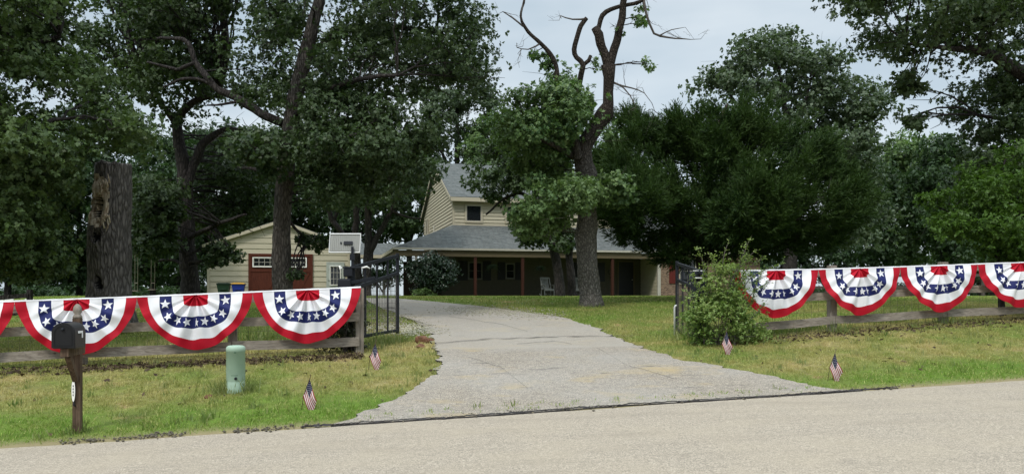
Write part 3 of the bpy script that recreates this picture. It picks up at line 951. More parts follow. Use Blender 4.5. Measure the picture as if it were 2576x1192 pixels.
# --- oak with a dark straight trunk behind the bins
tree('oak_tree', 'dark trunked oak standing between the broken stump and the cream garage', 25,
     [[(480, 775, 25), (476, 700, 22), (470, 620, 21), (464, 500, 18), (456, 400, 16), (447, 340, 13), (448, 296, 11), (470, 270, 9), (497, 251, 7), (553, 240, 5)],
      [(470, 470, 12), (490, 401, 11), (521, 355, 10), (570, 327, 8), (640, 334, 5)], [(450, 320, 9), (430, 290, 7), (405, 265, 5), (360, 230, 3)], [(478, 690, 5), (440, 655, 4), (390, 660, 3)], [(468, 600, 8), (560, 560, 5, -1), (620, 540, 3, -1.5)]],
     [dict(poly=[(200, -260), (640, -260), (630, 40), (560, 120), (545, 215), (560, 290), (440, 330), (330, 300), (240, 240)], dz=4, rc=.65, layers=3.4, per=62, nleaf=6, size=.12, twigs=.8),
      dict(poly=[(330, 420), (400, 440), (450, 470), (455, 600), (400, 640), (330, 650)], Z=23, dz=2, rc=.45, layers=5.2, per=44, nleaf=6, size=.13, shape='oak'),
      dict(poly=[(470, 380), (560, 350), (690, 370), (680, 520), (640, 560), (560, 600), (480, 600)], Z=28, dz=3, rc=.6, layers=4.2, per=62, nleaf=6, size=.12),
      dict(poly=[(520, 615), (560, 600), (605, 640), (590, 665), (545, 665), (520, 680)], Z=24, dz=1.2, rc=.22, layers=3, per=18, nleaf=6, size=.12, twigs=.9)],
     M['leaf_dark'], M['bark_dark'], seed=5, twigs=.6)
# --- the main left oak in front of the garage
T3 = [(712, 790, 27), (710, 700, 25), (709, 620, 23), (712, 520, 22), (720, 400, 22), (733, 300, 21), (752, 200, 19), (775, 110, 17), (800, 20, 14), (818, -90, 10), (830, -250, 5)]
tree('oak_tree', 'tall oak with a long leaning trunk standing in front of the garage doors', 21, [
     T3,
     [(712, 310, 11), (657, 286, 11), (591, 244, 10), (542, 223, 9), (521, 202, 8), (493, 157, 8), (479, 125, 7), (459, 101, 6), (396, 98, 3)],
     [(493, 157, 5), (440, 176, 5), (420, 171, 4), (371, 157, 3)], [(535, 215, 5), (500, 200, 4), (455, 200, 4), (410, 220, 2)], [(610, 255, 4), (560, 262, 3), (520, 265, 2)],
     [(752, 195, 10), (800, 120, 9, .8), (880, 70, 8, 1.2), (1000, 70, 6, 1.5), (1120, 90, 4, 1.5), (1180, 130, 2, 1.5)], [(735, 300, 9), (800, 240, 7, -1), (900, 200, 6, -1.6), (1000, 190, 4, -2)],
     [(722, 400, 8), (800, 360, 6, -1.5), (900, 340, 5, -2)], [(715, 470, 7), (650, 430, 5, 1), (600, 420, 4, 1.5)], [(716, 540, 4), (760, 590, 4, .5), (800, 595, 3, .8), (845, 600, 2, .8)]],
     [dict(poly=[(560, -330), (1150, -330), (1200, -20), (1240, 60), (1230, 120), (1240, 190), (1180, 250), (1110, 240), (1000, 260), (900, 240), (780, 300), (640, 300), (560, 240), (560, 120), (640, 40)], Z=21.5, dz=4.2, rc=.6, layers=3.6, per=82, nleaf=6, size=.097, shape='oak', twigs=.6),
      dict(poly=[(740, 230), (980, 250), (1090, 300), (1120, 380), (1060, 470), (960, 480), (860, 540), (760, 500), (735, 400)], Z=20, dz=2.6, rc=.55, layers=5, per=82, nleaf=6, size=.097, shape='oak'),
      dict(poly=[(560, 330), (660, 320), (720, 330), (760, 440), (700, 470), (590, 460)], Z=19.5, dz=1.6, rc=.5, layers=2.8, per=40, nleaf=6, size=.14, shape='oak'),
      dict(poly=[(740, 590), (850, 592), (850, 625), (800, 635), (745, 620)], Z=21.5, dz=.5, rc=.14, layers=2.0, per=9, nleaf=5, size=.10, twigs=.7),
      dict(poly=[(715, 680), (745, 675), (770, 690), (765, 702), (730, 705)], Z=20.6, dz=.3, rc=.1, layers=1.6, per=6, nleaf=5, size=.10, twigs=.7)],
     M['leaf_dark'], M['bark'], seed=9, keepout=carve([(a, b) for a, b, r in T3], 21.4, 26, 330, .85), trunk_sides=22)
# --- many stemmed tree by the breezeway
tree('oak_tree', 'many stemmed dark tree beside the low roof linking garage and house', 40, [
     [(922, 752, 12), (924, 652, 10), (926, 599, 9), (927, 526, 9), (936, 480, 8), (950, 430, 5)], [(924, 690, 8), (934, 636, 8), (961, 572, 7), (988, 526, 6), (1010, 490, 4)],
     [(905, 752, 10, 2), (897, 640, 9, 2), (895, 590, 8, 2), (897, 517, 7, 2), (890, 450, 4, 2)], [(900, 640, 8, 3), (860, 590, 7, 3), (835, 550, 7, 3), (815, 510, 5, 3), (800, 470, 3, 3)], [(840, 560, 5, 3), (850, 520, 4, 3), (856, 480, 3, 3)],
     [(985, 530, 4), (1020, 545, 3), (1060, 550, 2)]],
     [dict(poly=[(740, 390), (1110, 390), (1100, 470), (1060, 520), (1000, 535), (930, 520), (840, 540), (750, 560)], dz=4, rc=.8, layers=3.0, per=42, nleaf=6, size=.19, twigs=.5),
      dict(poly=[(960, 520), (1060, 500), (1062, 570), (1030, 600), (960, 585)], Z=60, dz=2, rc=.7, layers=1.7, per=30, nleaf=5, size=.24, twigs=.2)], M['leaf_dark'], M['bark_dark'], seed=12)
# --- the half dead oak on the lawn
T5 = [(1487, 775, 35), (1486, 764, 31), (1484, 745, 27), (1480, 700, 26), (1477, 640, 26), (1475, 570, 26), (1474, 520, 22), (1478, 480, 24), (1482, 455, 27), (1466, 410, 24), (1470, 370, 22), (1488, 335, 20), (1508, 308, 20), (1522, 285, 21), (1527, 262, 14), (1529, 230, 13), (1532, 195, 15), (1531, 165, 18)]
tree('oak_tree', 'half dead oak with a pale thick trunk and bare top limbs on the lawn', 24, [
     T5,
     [(1531, 170, 12), (1520, 140, 11), (1510, 110, 11), (1503, 88, 11), (1496, 70, 10)], [(1531, 170, 12), (1540, 140, 11), (1556, 90, 10), (1566, 40, 9), (1572, 0, 8), (1580, -60, 6)],
     [(1503, 80, 6), (1512, 50, 6), (1528, 30, 6), (1560, 16, 5), (1595, 12, 5), (1618, -5, 4), (1630, -40, 3)],
     [(1455, 400, 11, -.3), (1440, 330, 9, -.6), (1425, 270, 7, -.6), (1405, 218, 7, -.6), (1400, 176, 6, -.6), (1384, 139, 6, -.6), (1360, 109, 5, -.6), (1316, 67, 4, -.6), (1309, 42, 3, -.6), (1319, 0, 2.5, -.6)],
     [(1440, 330, 7, -.6), (1452, 240, 7, -.3), (1460, 200, 7, -.3), (1467, 165, 7, -.3), (1450, 145, 6, -.3), (1443, 125, 6, -.3), (1449, 93, 6, -.3), (1460, 65, 6, -.3), (1476, 46, 5, -.3)], [(1466, 165, 5, -.3), (1478, 152, 5, -.3), (1486, 140, 4, -.3)],
     [(1445, 395, 9), (1400, 370, 6, -1), (1340, 340, 5, -1.2)], [(1460, 470, 6), (1400, 475, 5, -1), (1340, 490, 3, -1.2)], [(1500, 455, 5), (1530, 470, 4, -.4), (1565, 500, 2, -.6)]],
     [dict(poly=[(1262, 240), (1330, 215), (1420, 175), (1500, 215), (1525, 300), (1545, 330), (1500, 352), (1440, 380), (1360, 405), (1290, 395), (1255, 320)], Z=23.4, dz=2.2, rc=.5, layers=4.4, per=72, nleaf=6, size=.115, shape='oak', twigs=.6),
      dict(poly=[(1285, 480), (1340, 440), (1420, 430), (1475, 455), (1505, 500), (1470, 540), (1400, 575), (1330, 600), (1285, 570)], Z=22.8, dz=1.7, rc=.46, layers=5, per=76, nleaf=6, size=.115, shape='oak', twigs=.6),
      dict(poly=[(1300, 380), (1400, 370), (1435, 400), (1430, 450), (1360, 470), (1290, 450)], Z=24.8, dz=1.2, rc=.45, layers=3, per=70, nleaf=6, size=.115, shape='oak'),
      dict(poly=[(1505, 420), (1560, 435), (1590, 500), (1580, 545), (1530, 520), (1500, 480)], Z=23.6, dz=1, rc=.38, layers=3, per=40, nleaf=6, size=.14, shape='oak'),
      dict(poly=[(1590, -20), (1620, 0), (1625, 60), (1605, 85), (1590, 50)], dz=.5, rc=.24, layers=1.6, per=6, nleaf=6, size=.13, shape='oak'),
      dict(poly=[(1590, 120), (1625, 125), (1645, 170), (1630, 180), (1600, 165)], dz=.5, rc=.24, layers=1.6, per=6, nleaf=6, size=.12, shape='oak'),
      dict(poly=[(1535, 60), (1570, 60), (1565, 90), (1540, 85)], dz=.3, rc=.10, layers=1.5, per=6, nleaf=6, size=.11, shape='oak'),
      dict(poly=[(1330, 125), (1375, 120), (1400, 170), (1340, 180)], dz=.5, rc=.18, layers=1.5, per=9, nleaf=6, size=.12, shape='oak'),
      dict(poly=[(1490, 130), (1515, 120), (1520, 180), (1495, 180)], dz=.4, rc=.12, layers=1.5, per=7, nleaf=6, size=.11, shape='oak')],
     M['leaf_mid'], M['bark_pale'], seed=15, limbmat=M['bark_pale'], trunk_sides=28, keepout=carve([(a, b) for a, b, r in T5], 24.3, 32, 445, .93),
     dead=[[(1309, 42, 2.5, -.6), (1319, 0, 2, -.6), (1325, -40, 1, -.6)], [(1316, 67, 2.5, -.6), (1290, 45, 2, -.6), (1265, 30, 1, -.6)], [(1360, 109, 2.5, -.6), (1330, 125, 1.5, -.6), (1300, 120, .8, -.6)],
           [(1476, 48, 3, -.3), (1440, 50, 2, -.3), (1410, 40, 1, -.3)], [(1618, -5, 4), (1622, 28, 3.5), (1634, 60, 3), (1646, 84, 3), (1681, 95, 2.4), (1737, 100, 1)], [(1660, 90, 2), (1690, 75, 1.2), (1720, 70, .6)],
           [(1536, 205, 3), (1560, 215, 2.5), (1590, 222, 1.8), (1620, 235, 1), (1640, 260, .7)], [(1560, 213, 2), (1585, 240, 1.4), (1600, 270, .8)], [(1600, 12, 3), (1640, -10, 2), (1680, -25, 1)]])
# --- leaning twin trunks near the porch
tree('oak_tree', 'dark twin trunked tree leaning in front of the porch behind the pale oak', 36, [
     [(1410, 752, 14), (1405, 690, 12), (1397, 640, 11), (1380, 590, 9), (1365, 550, 8), (1345, 500, 6)], [(1442, 752, 11, 1), (1436, 690, 10, 1), (1432, 620, 9, 1), (1424, 570, 8, 1), (1412, 530, 6, 1), (1400, 470, 4, 1)],
     [(1365, 550, 6), (1320, 490, 5), (1275, 495, 4), (1250, 515, 3), (1222, 540, 2)], [(1350, 510, 5), (1330, 430, 4), (1300, 360, 3)]],
     [dict(poly=[(1170, 440), (1210, 400), (1240, 330), (1300, 300), (1400, 320), (1440, 400), (1440, 500), (1380, 470), (1330, 470), (1290, 500), (1255, 515), (1210, 545), (1195, 500)], dz=3, rc=.6, layers=4.2, per=46, nleaf=6, size=.16, twigs=.6),
      dict(poly=[(1290, 560), (1390, 540), (1455, 560), (1460, 640), (1400, 640), (1370, 610), (1310, 625)], dz=2, rc=.5, layers=2.6, per=34, nleaf=6, size=.16, twigs=.6)], M['leaf_dark'], M['bark_dark'], seed=21)
# --- cedar
tree('cedar_tree', 'wide dark feathery cedar in front of the right end of the house', 28, [
     [(1766, 756, 16), (1766, 690, 14), (1768, 600, 13), (1775, 480, 10), (1800, 340, 6), (1830, 260, 2)], [(1768, 640, 9), (1850, 590, 6, -1), (1950, 560, 3, -2)], [(1768, 620, 8), (1690, 560, 6, -.5), (1600, 520, 3, -1)], [(1775, 520, 6), (1900, 440, 4, 1), (2000, 400, 2, 1)]],
     [dict(kind='cedar', poly=[(1515, 450), (1560, 355), (1640, 350), (1700, 325), (1770, 285), (1850, 262), (1900, 290), (1960, 330), (2050, 345), (2100, 420), (2165, 490), (2150, 590), (2080, 650), (1950, 660), (1850, 650), (1760, 660), (1650, 655), (1560, 625), (1505, 570)], dz=4.2, rc=.55, layers=3.6, per=60, nleaf=14, size=.20),
      dict(kind='cedar', poly=[(1780, 560), (1830, 470), (1900, 440), (1960, 470), (1990, 560), (1950, 610), (1850, 620)], Z=24.6, dz=1.2, rc=.4, layers=4, per=60, nleaf=14, size=.17),
      dict(kind='cedar', poly=[(1570, 300), (1600, 275), (1650, 300), (1680, 350), (1640, 400), (1580, 370)], Z=29, dz=1.2, rc=.4, layers=3, per=56, nleaf=14, size=.17),
      dict(kind='cedar', poly=[(1560, 480), (1650, 430), (1700, 480), (1660, 560), (1580, 560)], Z=25, dz=1.2, rc=.4, layers=3.4, per=60, nleaf=14, size=.17)],
     M['needle'], M['cedar_bark'], seed=25, twigs=.35)
# --- grey green oak behind the cedar
tree('oak_tree', 'broad grey green oak rising behind the dark cedar', 44, [
     [(1985, 752, 17), (1990, 600, 16), (1995, 480, 14), (1990, 380, 11), (1975, 280, 7), (1960, 180, 3)], [(1992, 470, 9), (2040, 390, 7), (2100, 320, 5), (2150, 260, 3)], [(1990, 420, 8), (1930, 340, 6), (1870, 280, 4), (1830, 230, 3)], [(1990, 380, 6), (2020, 280, 4), (2040, 200, 2)], [(1994, 460, 6), (2080, 450, 5), (2160, 430, 3)]],
     [dict(poly=[(1725, 260), (1750, 210), (1800, 170), (1850, 120), (1880, 85), (1950, 62), (2040, 85), (2120, 125), (2190, 190), (2235, 260), (2240, 330), (2200, 420), (2190, 480), (2060, 430), (1960, 420), (1850, 330), (1760, 320)], dz=5, rc=.9, layers=3.6, per=46, nleaf=6, size=.20, twigs=.7),
      dict(poly=[(2080, 400), (2210, 400), (2240, 540), (2220, 650), (2150, 660), (2090, 560)], dz=3, rc=.9, layers=3, per=40, nleaf=6, size=.20)], M['leaf_grey'], M['bark_dark'], seed=28)
# --- big oak hanging in from the right
tree('oak_tree', 'big dark oak reaching in over the top right corner above the bunting', 19, [
     [(2690, 800, 38), (2680, 500, 34), (2660, 260, 30), (2640, 60, 22), (2620, -150, 14)], [(2665, 270, 22), (2600, 205, 18, -.4), (2549, 168, 15, -.6), (2491, 139, 12, -.8), (2456, 128, 10, -.9), (2375, 122, 6, -.9), (2280, 110, 3, -.9)], [(2660, 400, 12), (2600, 330, 9), (2530, 300, 6), (2460, 290, 3)], [(2630, 30, 14), (2520, -40, 9), (2380, -60, 5), (2240, -40, 3)]],
     [dict(poly=[(2060, -330), (2760, -330), (2760, 150), (2600, 190), (2480, 180), (2400, 190), (2340, 170), (2260, 200), (2200, 150), (2150, 130), (2120, 70), (2080, 50)], Z=18.6, dz=3.6, rc=.6, layers=3.2, per=82, nleaf=6, size=.097, shape='oak', twigs=.5),
      dict(poly=[(2250, 180), (2330, 180), (2330, 250), (2310, 320), (2285, 330), (2270, 270)], Z=18.2, dz=.9, rc=.2, layers=1.3, per=14, nleaf=6, size=.13, shape='oak', twigs=.8),
      dict(poly=[(2420, 180), (2760, 150), (2760, 680), (2560, 660), (2450, 600), (2410, 520), (2400, 420), (2440, 360), (2400, 290)], Z=19.5, dz=2.6, rc=.55, layers=2.9, per=82, nleaf=6, size=.097, shape='oak', twigs=.5)],
     M['leaf_dark'], M['bark_dark'], seed=33)
# --- bright young tree
tree('young_tree', 'bright yellow green young tree at the right edge behind the bunting', 17.2, [
     [(2520, 800, 8), (2515, 690, 7), (2510, 600, 5), (2520, 480, 3), (2530, 400, 2)], [(2512, 640, 4), (2440, 560, 3), (2360, 520, 1.5)], [(2512, 600, 4), (2590, 500, 3), (2650, 440, 1.5)]],
     [dict(poly=[(2318, 500), (2360, 480), (2420, 490), (2440, 560), (2420, 620), (2360, 620), (2330, 560)], dz=1, rc=.32, layers=2.6, per=60, nleaf=7, size=.075, shape='kite', twigs=.8),
      dict(poly=[(2430, 560), (2440, 450), (2480, 400), (2540, 370), (2700, 390), (2720, 720), (2560, 690), (2470, 650)], dz=2, rc=.42, layers=4.2, per=80, nleaf=7, size=.08, shape='kite')], M['leaf_bright'], M['bark_dark'], seed=37, twig_r=.012)
# --- trees farther back
def back_tree(label, Z, px, top, bot, half, seed, mat='leaf_back', lay=2.6, r=9, lean=0, base=748):
    w = half; h = bot - top
    random.seed(seed)
    poly = [(px + w * (1 + random.uniform(-.15, .15)) * math.cos(a) * (1.0 if math.sin(a) < 0 else .95), (top + bot) / 2 + h / 2 * (1 + random.uniform(-.1, .1)) * math.sin(a)) for a in np.linspace(0, 2 * math.pi, 15)[:-1]]
    tree('background_tree', label, Z, [[(px + lean, base, r), (px + lean * .7, (base + bot) / 2, r * .9), (px, bot - .3 * h, r * .7), (px - lean * .3, top + .25 * h, r * .3)],
         [(px + lean * .3, bot - .05 * h, r * .6), (px - w * .4, bot - .35 * h, r * .4), (px - w * .6, bot - .5 * h, r * .2)], [(px + lean * .2, bot - .1 * h, r * .6), (px + w * .35, bot - .4 * h, r * .4), (px + w * .6, bot - .55 * h, r * .2)]],
         [dict(poly=poly, dz=min(5, w / (F / Z) * .7), rc=1.0, layers=lay * 1.25, per=40, nleaf=6, size=.28, shape='kite')], M[mat], M['bark_dark'], group='background trees', seed=seed, twigs=.35, trunk_sides=10, twig_r=.03)
for a in [('distant tree farthest left with a low crown above the white panel', 48, 20, 300, 715, 200, 101),
          ('distant tree behind the left side of the broken stump', 52, 200, 250, 722, 190, 102),
          ('distant tree seen between the stump and the dark trunked oak', 46, 385, 330, 738, 120, 103, 'leaf_back', 3.0),
          ('distant tree directly behind the left slope of the garage roof', 62, 560, 300, 700, 170, 104, 'leaf_back', 3.2),
          ('distant tree behind the garage roof peak', 66, 740, 300, 610, 170, 105, 'leaf_back', 3.2),
          ('distant tree behind the solar panel and low link roof', 60, 900, 300, 640, 150, 106, 'leaf_back', 3.0),
          ('distant tree just left of the house gable', 64, 1030, 330, 640, 90, 107),
          ('pale airy tree rising behind the house roof', 66, 1150, 150, 480, 120, 108, 'leaf_grey', 2.2),
          ('distant tree behind the house roof left of the bare limbs', 64, 1255, 290, 500, 90, 109, 'leaf_mid', 2.4),
          ('distant tree whose top shows between the pale oak and the cedar', 60, 1570, 310, 600, 110, 110, 'leaf_mid', 2.6),
          ('distant tree right of the cedar behind the first bunting', 52, 2200, 400, 690, 85, 111, 'leaf_back', 2.6),
          ('distant round topped tree beyond the pasture fence', 56, 2295, 310, 690, 120, 112, 'leaf_mid', 3.4),
          ('distant tree with a dark trunk under the bright young tree', 50, 2385, 330, 712, 95, 113, 'leaf_back', 3.0),
          ('distant tree behind the right hand bunting posts', 58, 2500, 380, 700, 120, 114, 'leaf_back', 3.0),
          ('far small tree low on the horizon between cedar and pasture', 80, 2080, 540, 735, 100, 115, 'leaf_back', 2.4),
          ('far tree low behind the breezeway opening', 72, 965, 615, 744, 60, 116, 'leaf_back', 2.2, 4),
          ('far low tree at the left horizon under the oak boughs', 78, 110, 540, 742, 170, 117, 'leaf_back', 2.2),
          ('far low tree on the horizon right of the dark oak trunk', 80, 450, 520, 742, 130, 118, 'leaf_back', 2.6),
          ('far low tree on the horizon behind the broken stump', 82, 290, 540, 742, 110, 119, 'leaf_back', 2.4),
          ('far low tree behind the thorny shrub and cedar trunk', 78, 1930, 560, 740, 110, 120, 'leaf_back', 2.2),
          ('far low tree at the right edge behind the bunting', 76, 2470, 560, 728, 150, 121, 'leaf_back', 2.0)]:
    back_tree(*a)
def brush():
    Cl = []
    for p0, p1, Z in ((-160, 210, 72), (150, 545, 66), (1880, 2160, 75), (2150, 2640, 82)):
        px = p0
        while px < p1:
            h_ = 14 + 26 * abs(noise.noise((px * .013, Z, 0))) + random.uniform(0, 10)
            if noise.noise((px * .02, Z, 7)) > -.28:
                for _ in range(3):
                    Cl.append(tuple(W(px + random.uniform(-6, 6), 748 - random.uniform(0, h_), Z + random.uniform(-2, 2))))
            px += 9
    V, Lp, Nf = foliage(np.array(Cl), .55, 26, 5, .26, 'kite')
    tag(np_mesh('distant_brush', V, 0, Lp, Nf, M['leaf_back']), 'far off line of dark brush along the horizon', kind='stuff')
random.seed(98); brush()
random.seed(99)

# ------------------------------------------------------------------ the broken stump
def stump():
    Z = 18.0
    path = [(274, 815, 66), (275, 775, 56), (275, 742, 52), (276, 700, 49), (275, 640, 52), (278, 560, 48), (280, 500, 46), (282, 450, 42), (284, 428, 41), (285, 414, 41)]
    p, r = skel(path, Z)
    foot = Vector((p[0].x, p[0].y, Gf(p[0].x, p[0].y)))
    root = thing('tree_stump', 'tall broken oak stump with a pale rotten hollow in its side', 'stump', foot)
    pts, rr = refine(p, r, .05, .02, 3.0)
    n = 96; vs = []; fs = []; mi = []
    for i, q in enumerate(pts):
        for k in range(n):
            th = 2 * math.pi * k / n
            u_ = Vector((math.cos(th), math.sin(th), 0))
            h = q.z
            px = CX + F * (q.x + u_.x * rr[i]) / Z; py = HY + F * (CAMZ - h) / Z
            rad = rr[i] * (1 + .06 * noise.noise((u_.x * 2, u_.y * 2, h * .6)) + .035 * noise.noise((math.cos(th) * 9, math.sin(th) * 9, h * 1.6)) + .02 * noise.noise((math.cos(th) * 22, math.sin(th) * 22, h * 3)))
            m = 0
            if u_.y < .25:
                # hollow: pale torn wood with a deep hole
                e = ((px - 264) / 36) ** 2 + ((py - 510) / 68) ** 2 + .30 * noise.noise((px * .07, py * .05, 0))
                if e < 1:
                    m = 1; rad += -.05 * (1 - e) ** .5 + .045 * noise.noise((px * .16, py * .045, 3)) + .02 * noise.noise((px * .5, py * .1, 3))
                if ((px - 263) / 19) ** 2 + ((py - 524) / 27) ** 2 + .45 * noise.noise((px * .1, py * .06, 1)) < 1:
                    m = 2; rad -= .26
                for hx, hy, a, b, dd in ((276, 598, 5, 12, .10), (264, 600, 7, 13, .06), (272, 712, 9, 19, .12)):
                    if ((px - hx - (py - hy) * .25) / a) ** 2 + ((py - hy) / b) ** 2 < 1:
                        rad -= dd; m = 2
                k_ = ((px - 268) / 17) ** 2 + ((py - 595) / 24) ** 2
                if .55 < k_ < 1.1: rad += .04
            if i == len(pts) - 1: rad *= .97
            vs.append(Vector((q.x, q.y, h + ((.07 * noise.noise((u_.x * 2, u_.y * 2, 0)) + .05 * noise.noise((u_.x * 7, u_.y * 7, 2))) * max(0, (i - len(pts) + 5) / 4)))) + u_ * rad); mi.append(m)
    mb = MB(); mb.v = [tuple(v) for v in vs]
    for i in range(len(pts) - 1):
        for k in range(n):
            a0, a1 = i * n + k, i * n + (k + 1) % n
            mb.f.append((a0, a1, a1 + n, a0 + n)); mb.m.append(sorted((mi[a0], mi[a1], mi[a1 + n], mi[a0 + n]))[1])
    top = pts[-1]; c = len(mb.v); mb.v.append(tuple(top + Vector((0, 0, .02)))); off = (len(pts) - 1) * n
    for k in range(n):
        mb.f.append((off + k, off + (k + 1) % n, c)); mb.m.append(3)
    # splinters and a small pale lump at the hollow's lip
    for _ in range(46):
        px, py = random.uniform(236, 280), random.uniform(452, 575)
        e = ((px - 262) / 32) ** 2 + ((py - 512) / 62) ** 2
        if e > 1.05 or e < .35: continue
        b = W(px, py, Z - .47); b.y = Z - .46 * math.sqrt(max(.05, 1 - ((px - 277) / 56) ** 2)) - .02
        mb.tube([b, b + Vector((random.gauss(0, .03), -.05, random.choice((-1, 1)) * random.uniform(.08, .22)))], [.025, .004], 5, 1)
    mb.tube([W(262, 552, Z - .40), W(266, 545, Z - .43), W(270, 540, Z - .41)], [.05, .07, .04], 8, 1, wob=.3, wf=8)
    t = NT('rotten_wood'); v = t.coord('Object', (3, 3, .8)); nz_ = t.noise(v, 5, 6, .7, .8)
    t.bump(nz_, 1.0, .05)
    pale = t.fin(t.ramp(nz_, [(.30, (.06, .04, .028)), (.40, (.30, .21, .14)), (.52, (.52, .43, .32)), (.72, (.66, .60, .50))]), .9, .1)
    cut = simple('cut_wood', (.16, .14, .12), .9, .1, var=.3)
    o = mb.build('trunk', [M['bark_stump'], pale, M['dark'], cut], None, True)
    o.parent = root; o.matrix_parent_inverse = Matrix.Translation(-foot)
stump()

# ------------------------------------------------------------------ fences
def wood_fence(label, nodes, ts, top_of, name='wooden_fence'):
    """nodes: list of px where posts stand"""
    root = thing(name, label, 'fence', (*xy(0, 0), 0)); root.location = (0, 0, 0)
    posts = []
    for px in nodes:
        Z = z_at(px, ts); X = (px - CX) / F * Z
        s, t = st(X, Z); posts.append((s, t))
    for i, (s, t) in enumerate(posts):
        x, y = xy(s, t + .03); g = Gf(x, y); tp = top_of(s)
        mb = MB(); Mx = Matrix.Translation((x, y, 0)) @ Matrix.Rotation(A + random.uniform(-.04, .04), 4, 'Z')
        mb.box((-.07, -.07, g - .3), (.07, .07, tp - random.uniform(-.0, .02)), 0, Mx, .008)
        o = mb.build('post', M['fence_post'], root)
    for (s0, t0), (s1, t1) in zip(posts[:-1], posts[1:]):
        for frac, hh_ in ((.90, .14), (.55, .15), (.185, .155)):
            def pt(s, t):
                x, y = xy(s, t - .07); g = Gf(x, y); tp = top_of(s)
                return Vector((x, y, g + (tp - g) * frac + random.uniform(-.012, .012)))
            mb = MB(); pa, pb = pt(s0 + .005, t0), pt(s1 - .005, t1)
            # a sawn board with a little sag and worn edges
            prev = None; seg = 10
            for k in range(seg + 1):
                c = pa.lerp(pb, k / seg); c.z += -.012 * math.sin(math.pi * k / seg) + .006 * noise.noise((c.x * 2, frac * 9, 0))
                w_ = hh_ * (1 + .05 * noise.noise((c.x * 3, frac * 5, 2)))
                nv = Vector((-SA, CA, 0)) * .02
                ring = [c - nv + Vector((0, 0, -w_ / 2)), c + nv + Vector((0, 0, -w_ / 2)), c + nv + Vector((0, 0, w_ / 2)), c - nv + Vector((0, 0, w_ / 2))]
                if prev:
                    for j in range(4):
                        mb.quad(prev[j], ring[j], ring[(j + 1) % 4], prev[(j + 1) % 4])
                else:
                    mb.quad(*ring)
                prev = ring
            mb.quad(*prev[::-1])
            mb.build('rail', M['fence_wood'], root)
    # welded wire stapled behind the rails
    mb = MB(); s_a, s_b = posts[0][0], posts[-1][0]; tt = posts[0][1] - .035
    for k in range(6):
        pts = []
        for s in np.arange(s_a, s_b + .01, .5):
            x, y = xy(s, tt); g = Gf(x, y); pts.append((x, y, g + .06 + k * .19))
        mb.tube(pts, .0022, 4)
    for s in np.arange(s_a, s_b, .16):
        x, y = xy(s, tt); g = Gf(x, y); mb.tube([(x, y, g + .02), (x, y, g + 1.03)], .0022, 4)
    mb.build('wire_mesh', M['twig'], root)
    return root
def top_left(s): return 1.672 + .0414 * (s - .076)
def top_right(s):
    return 2.02 + .0330 * (s - 5.9)
wood_fence('weathered grey three rail fence behind the mailbox, left of the gate', [-560, -180, 205, 585, 905], T_FENCE, top_left)
wood_fence('weathered grey three rail fence running right from the leafy shrub', [1850, 2095, 2375, 2640, 2900], T_FENCE, top_right)

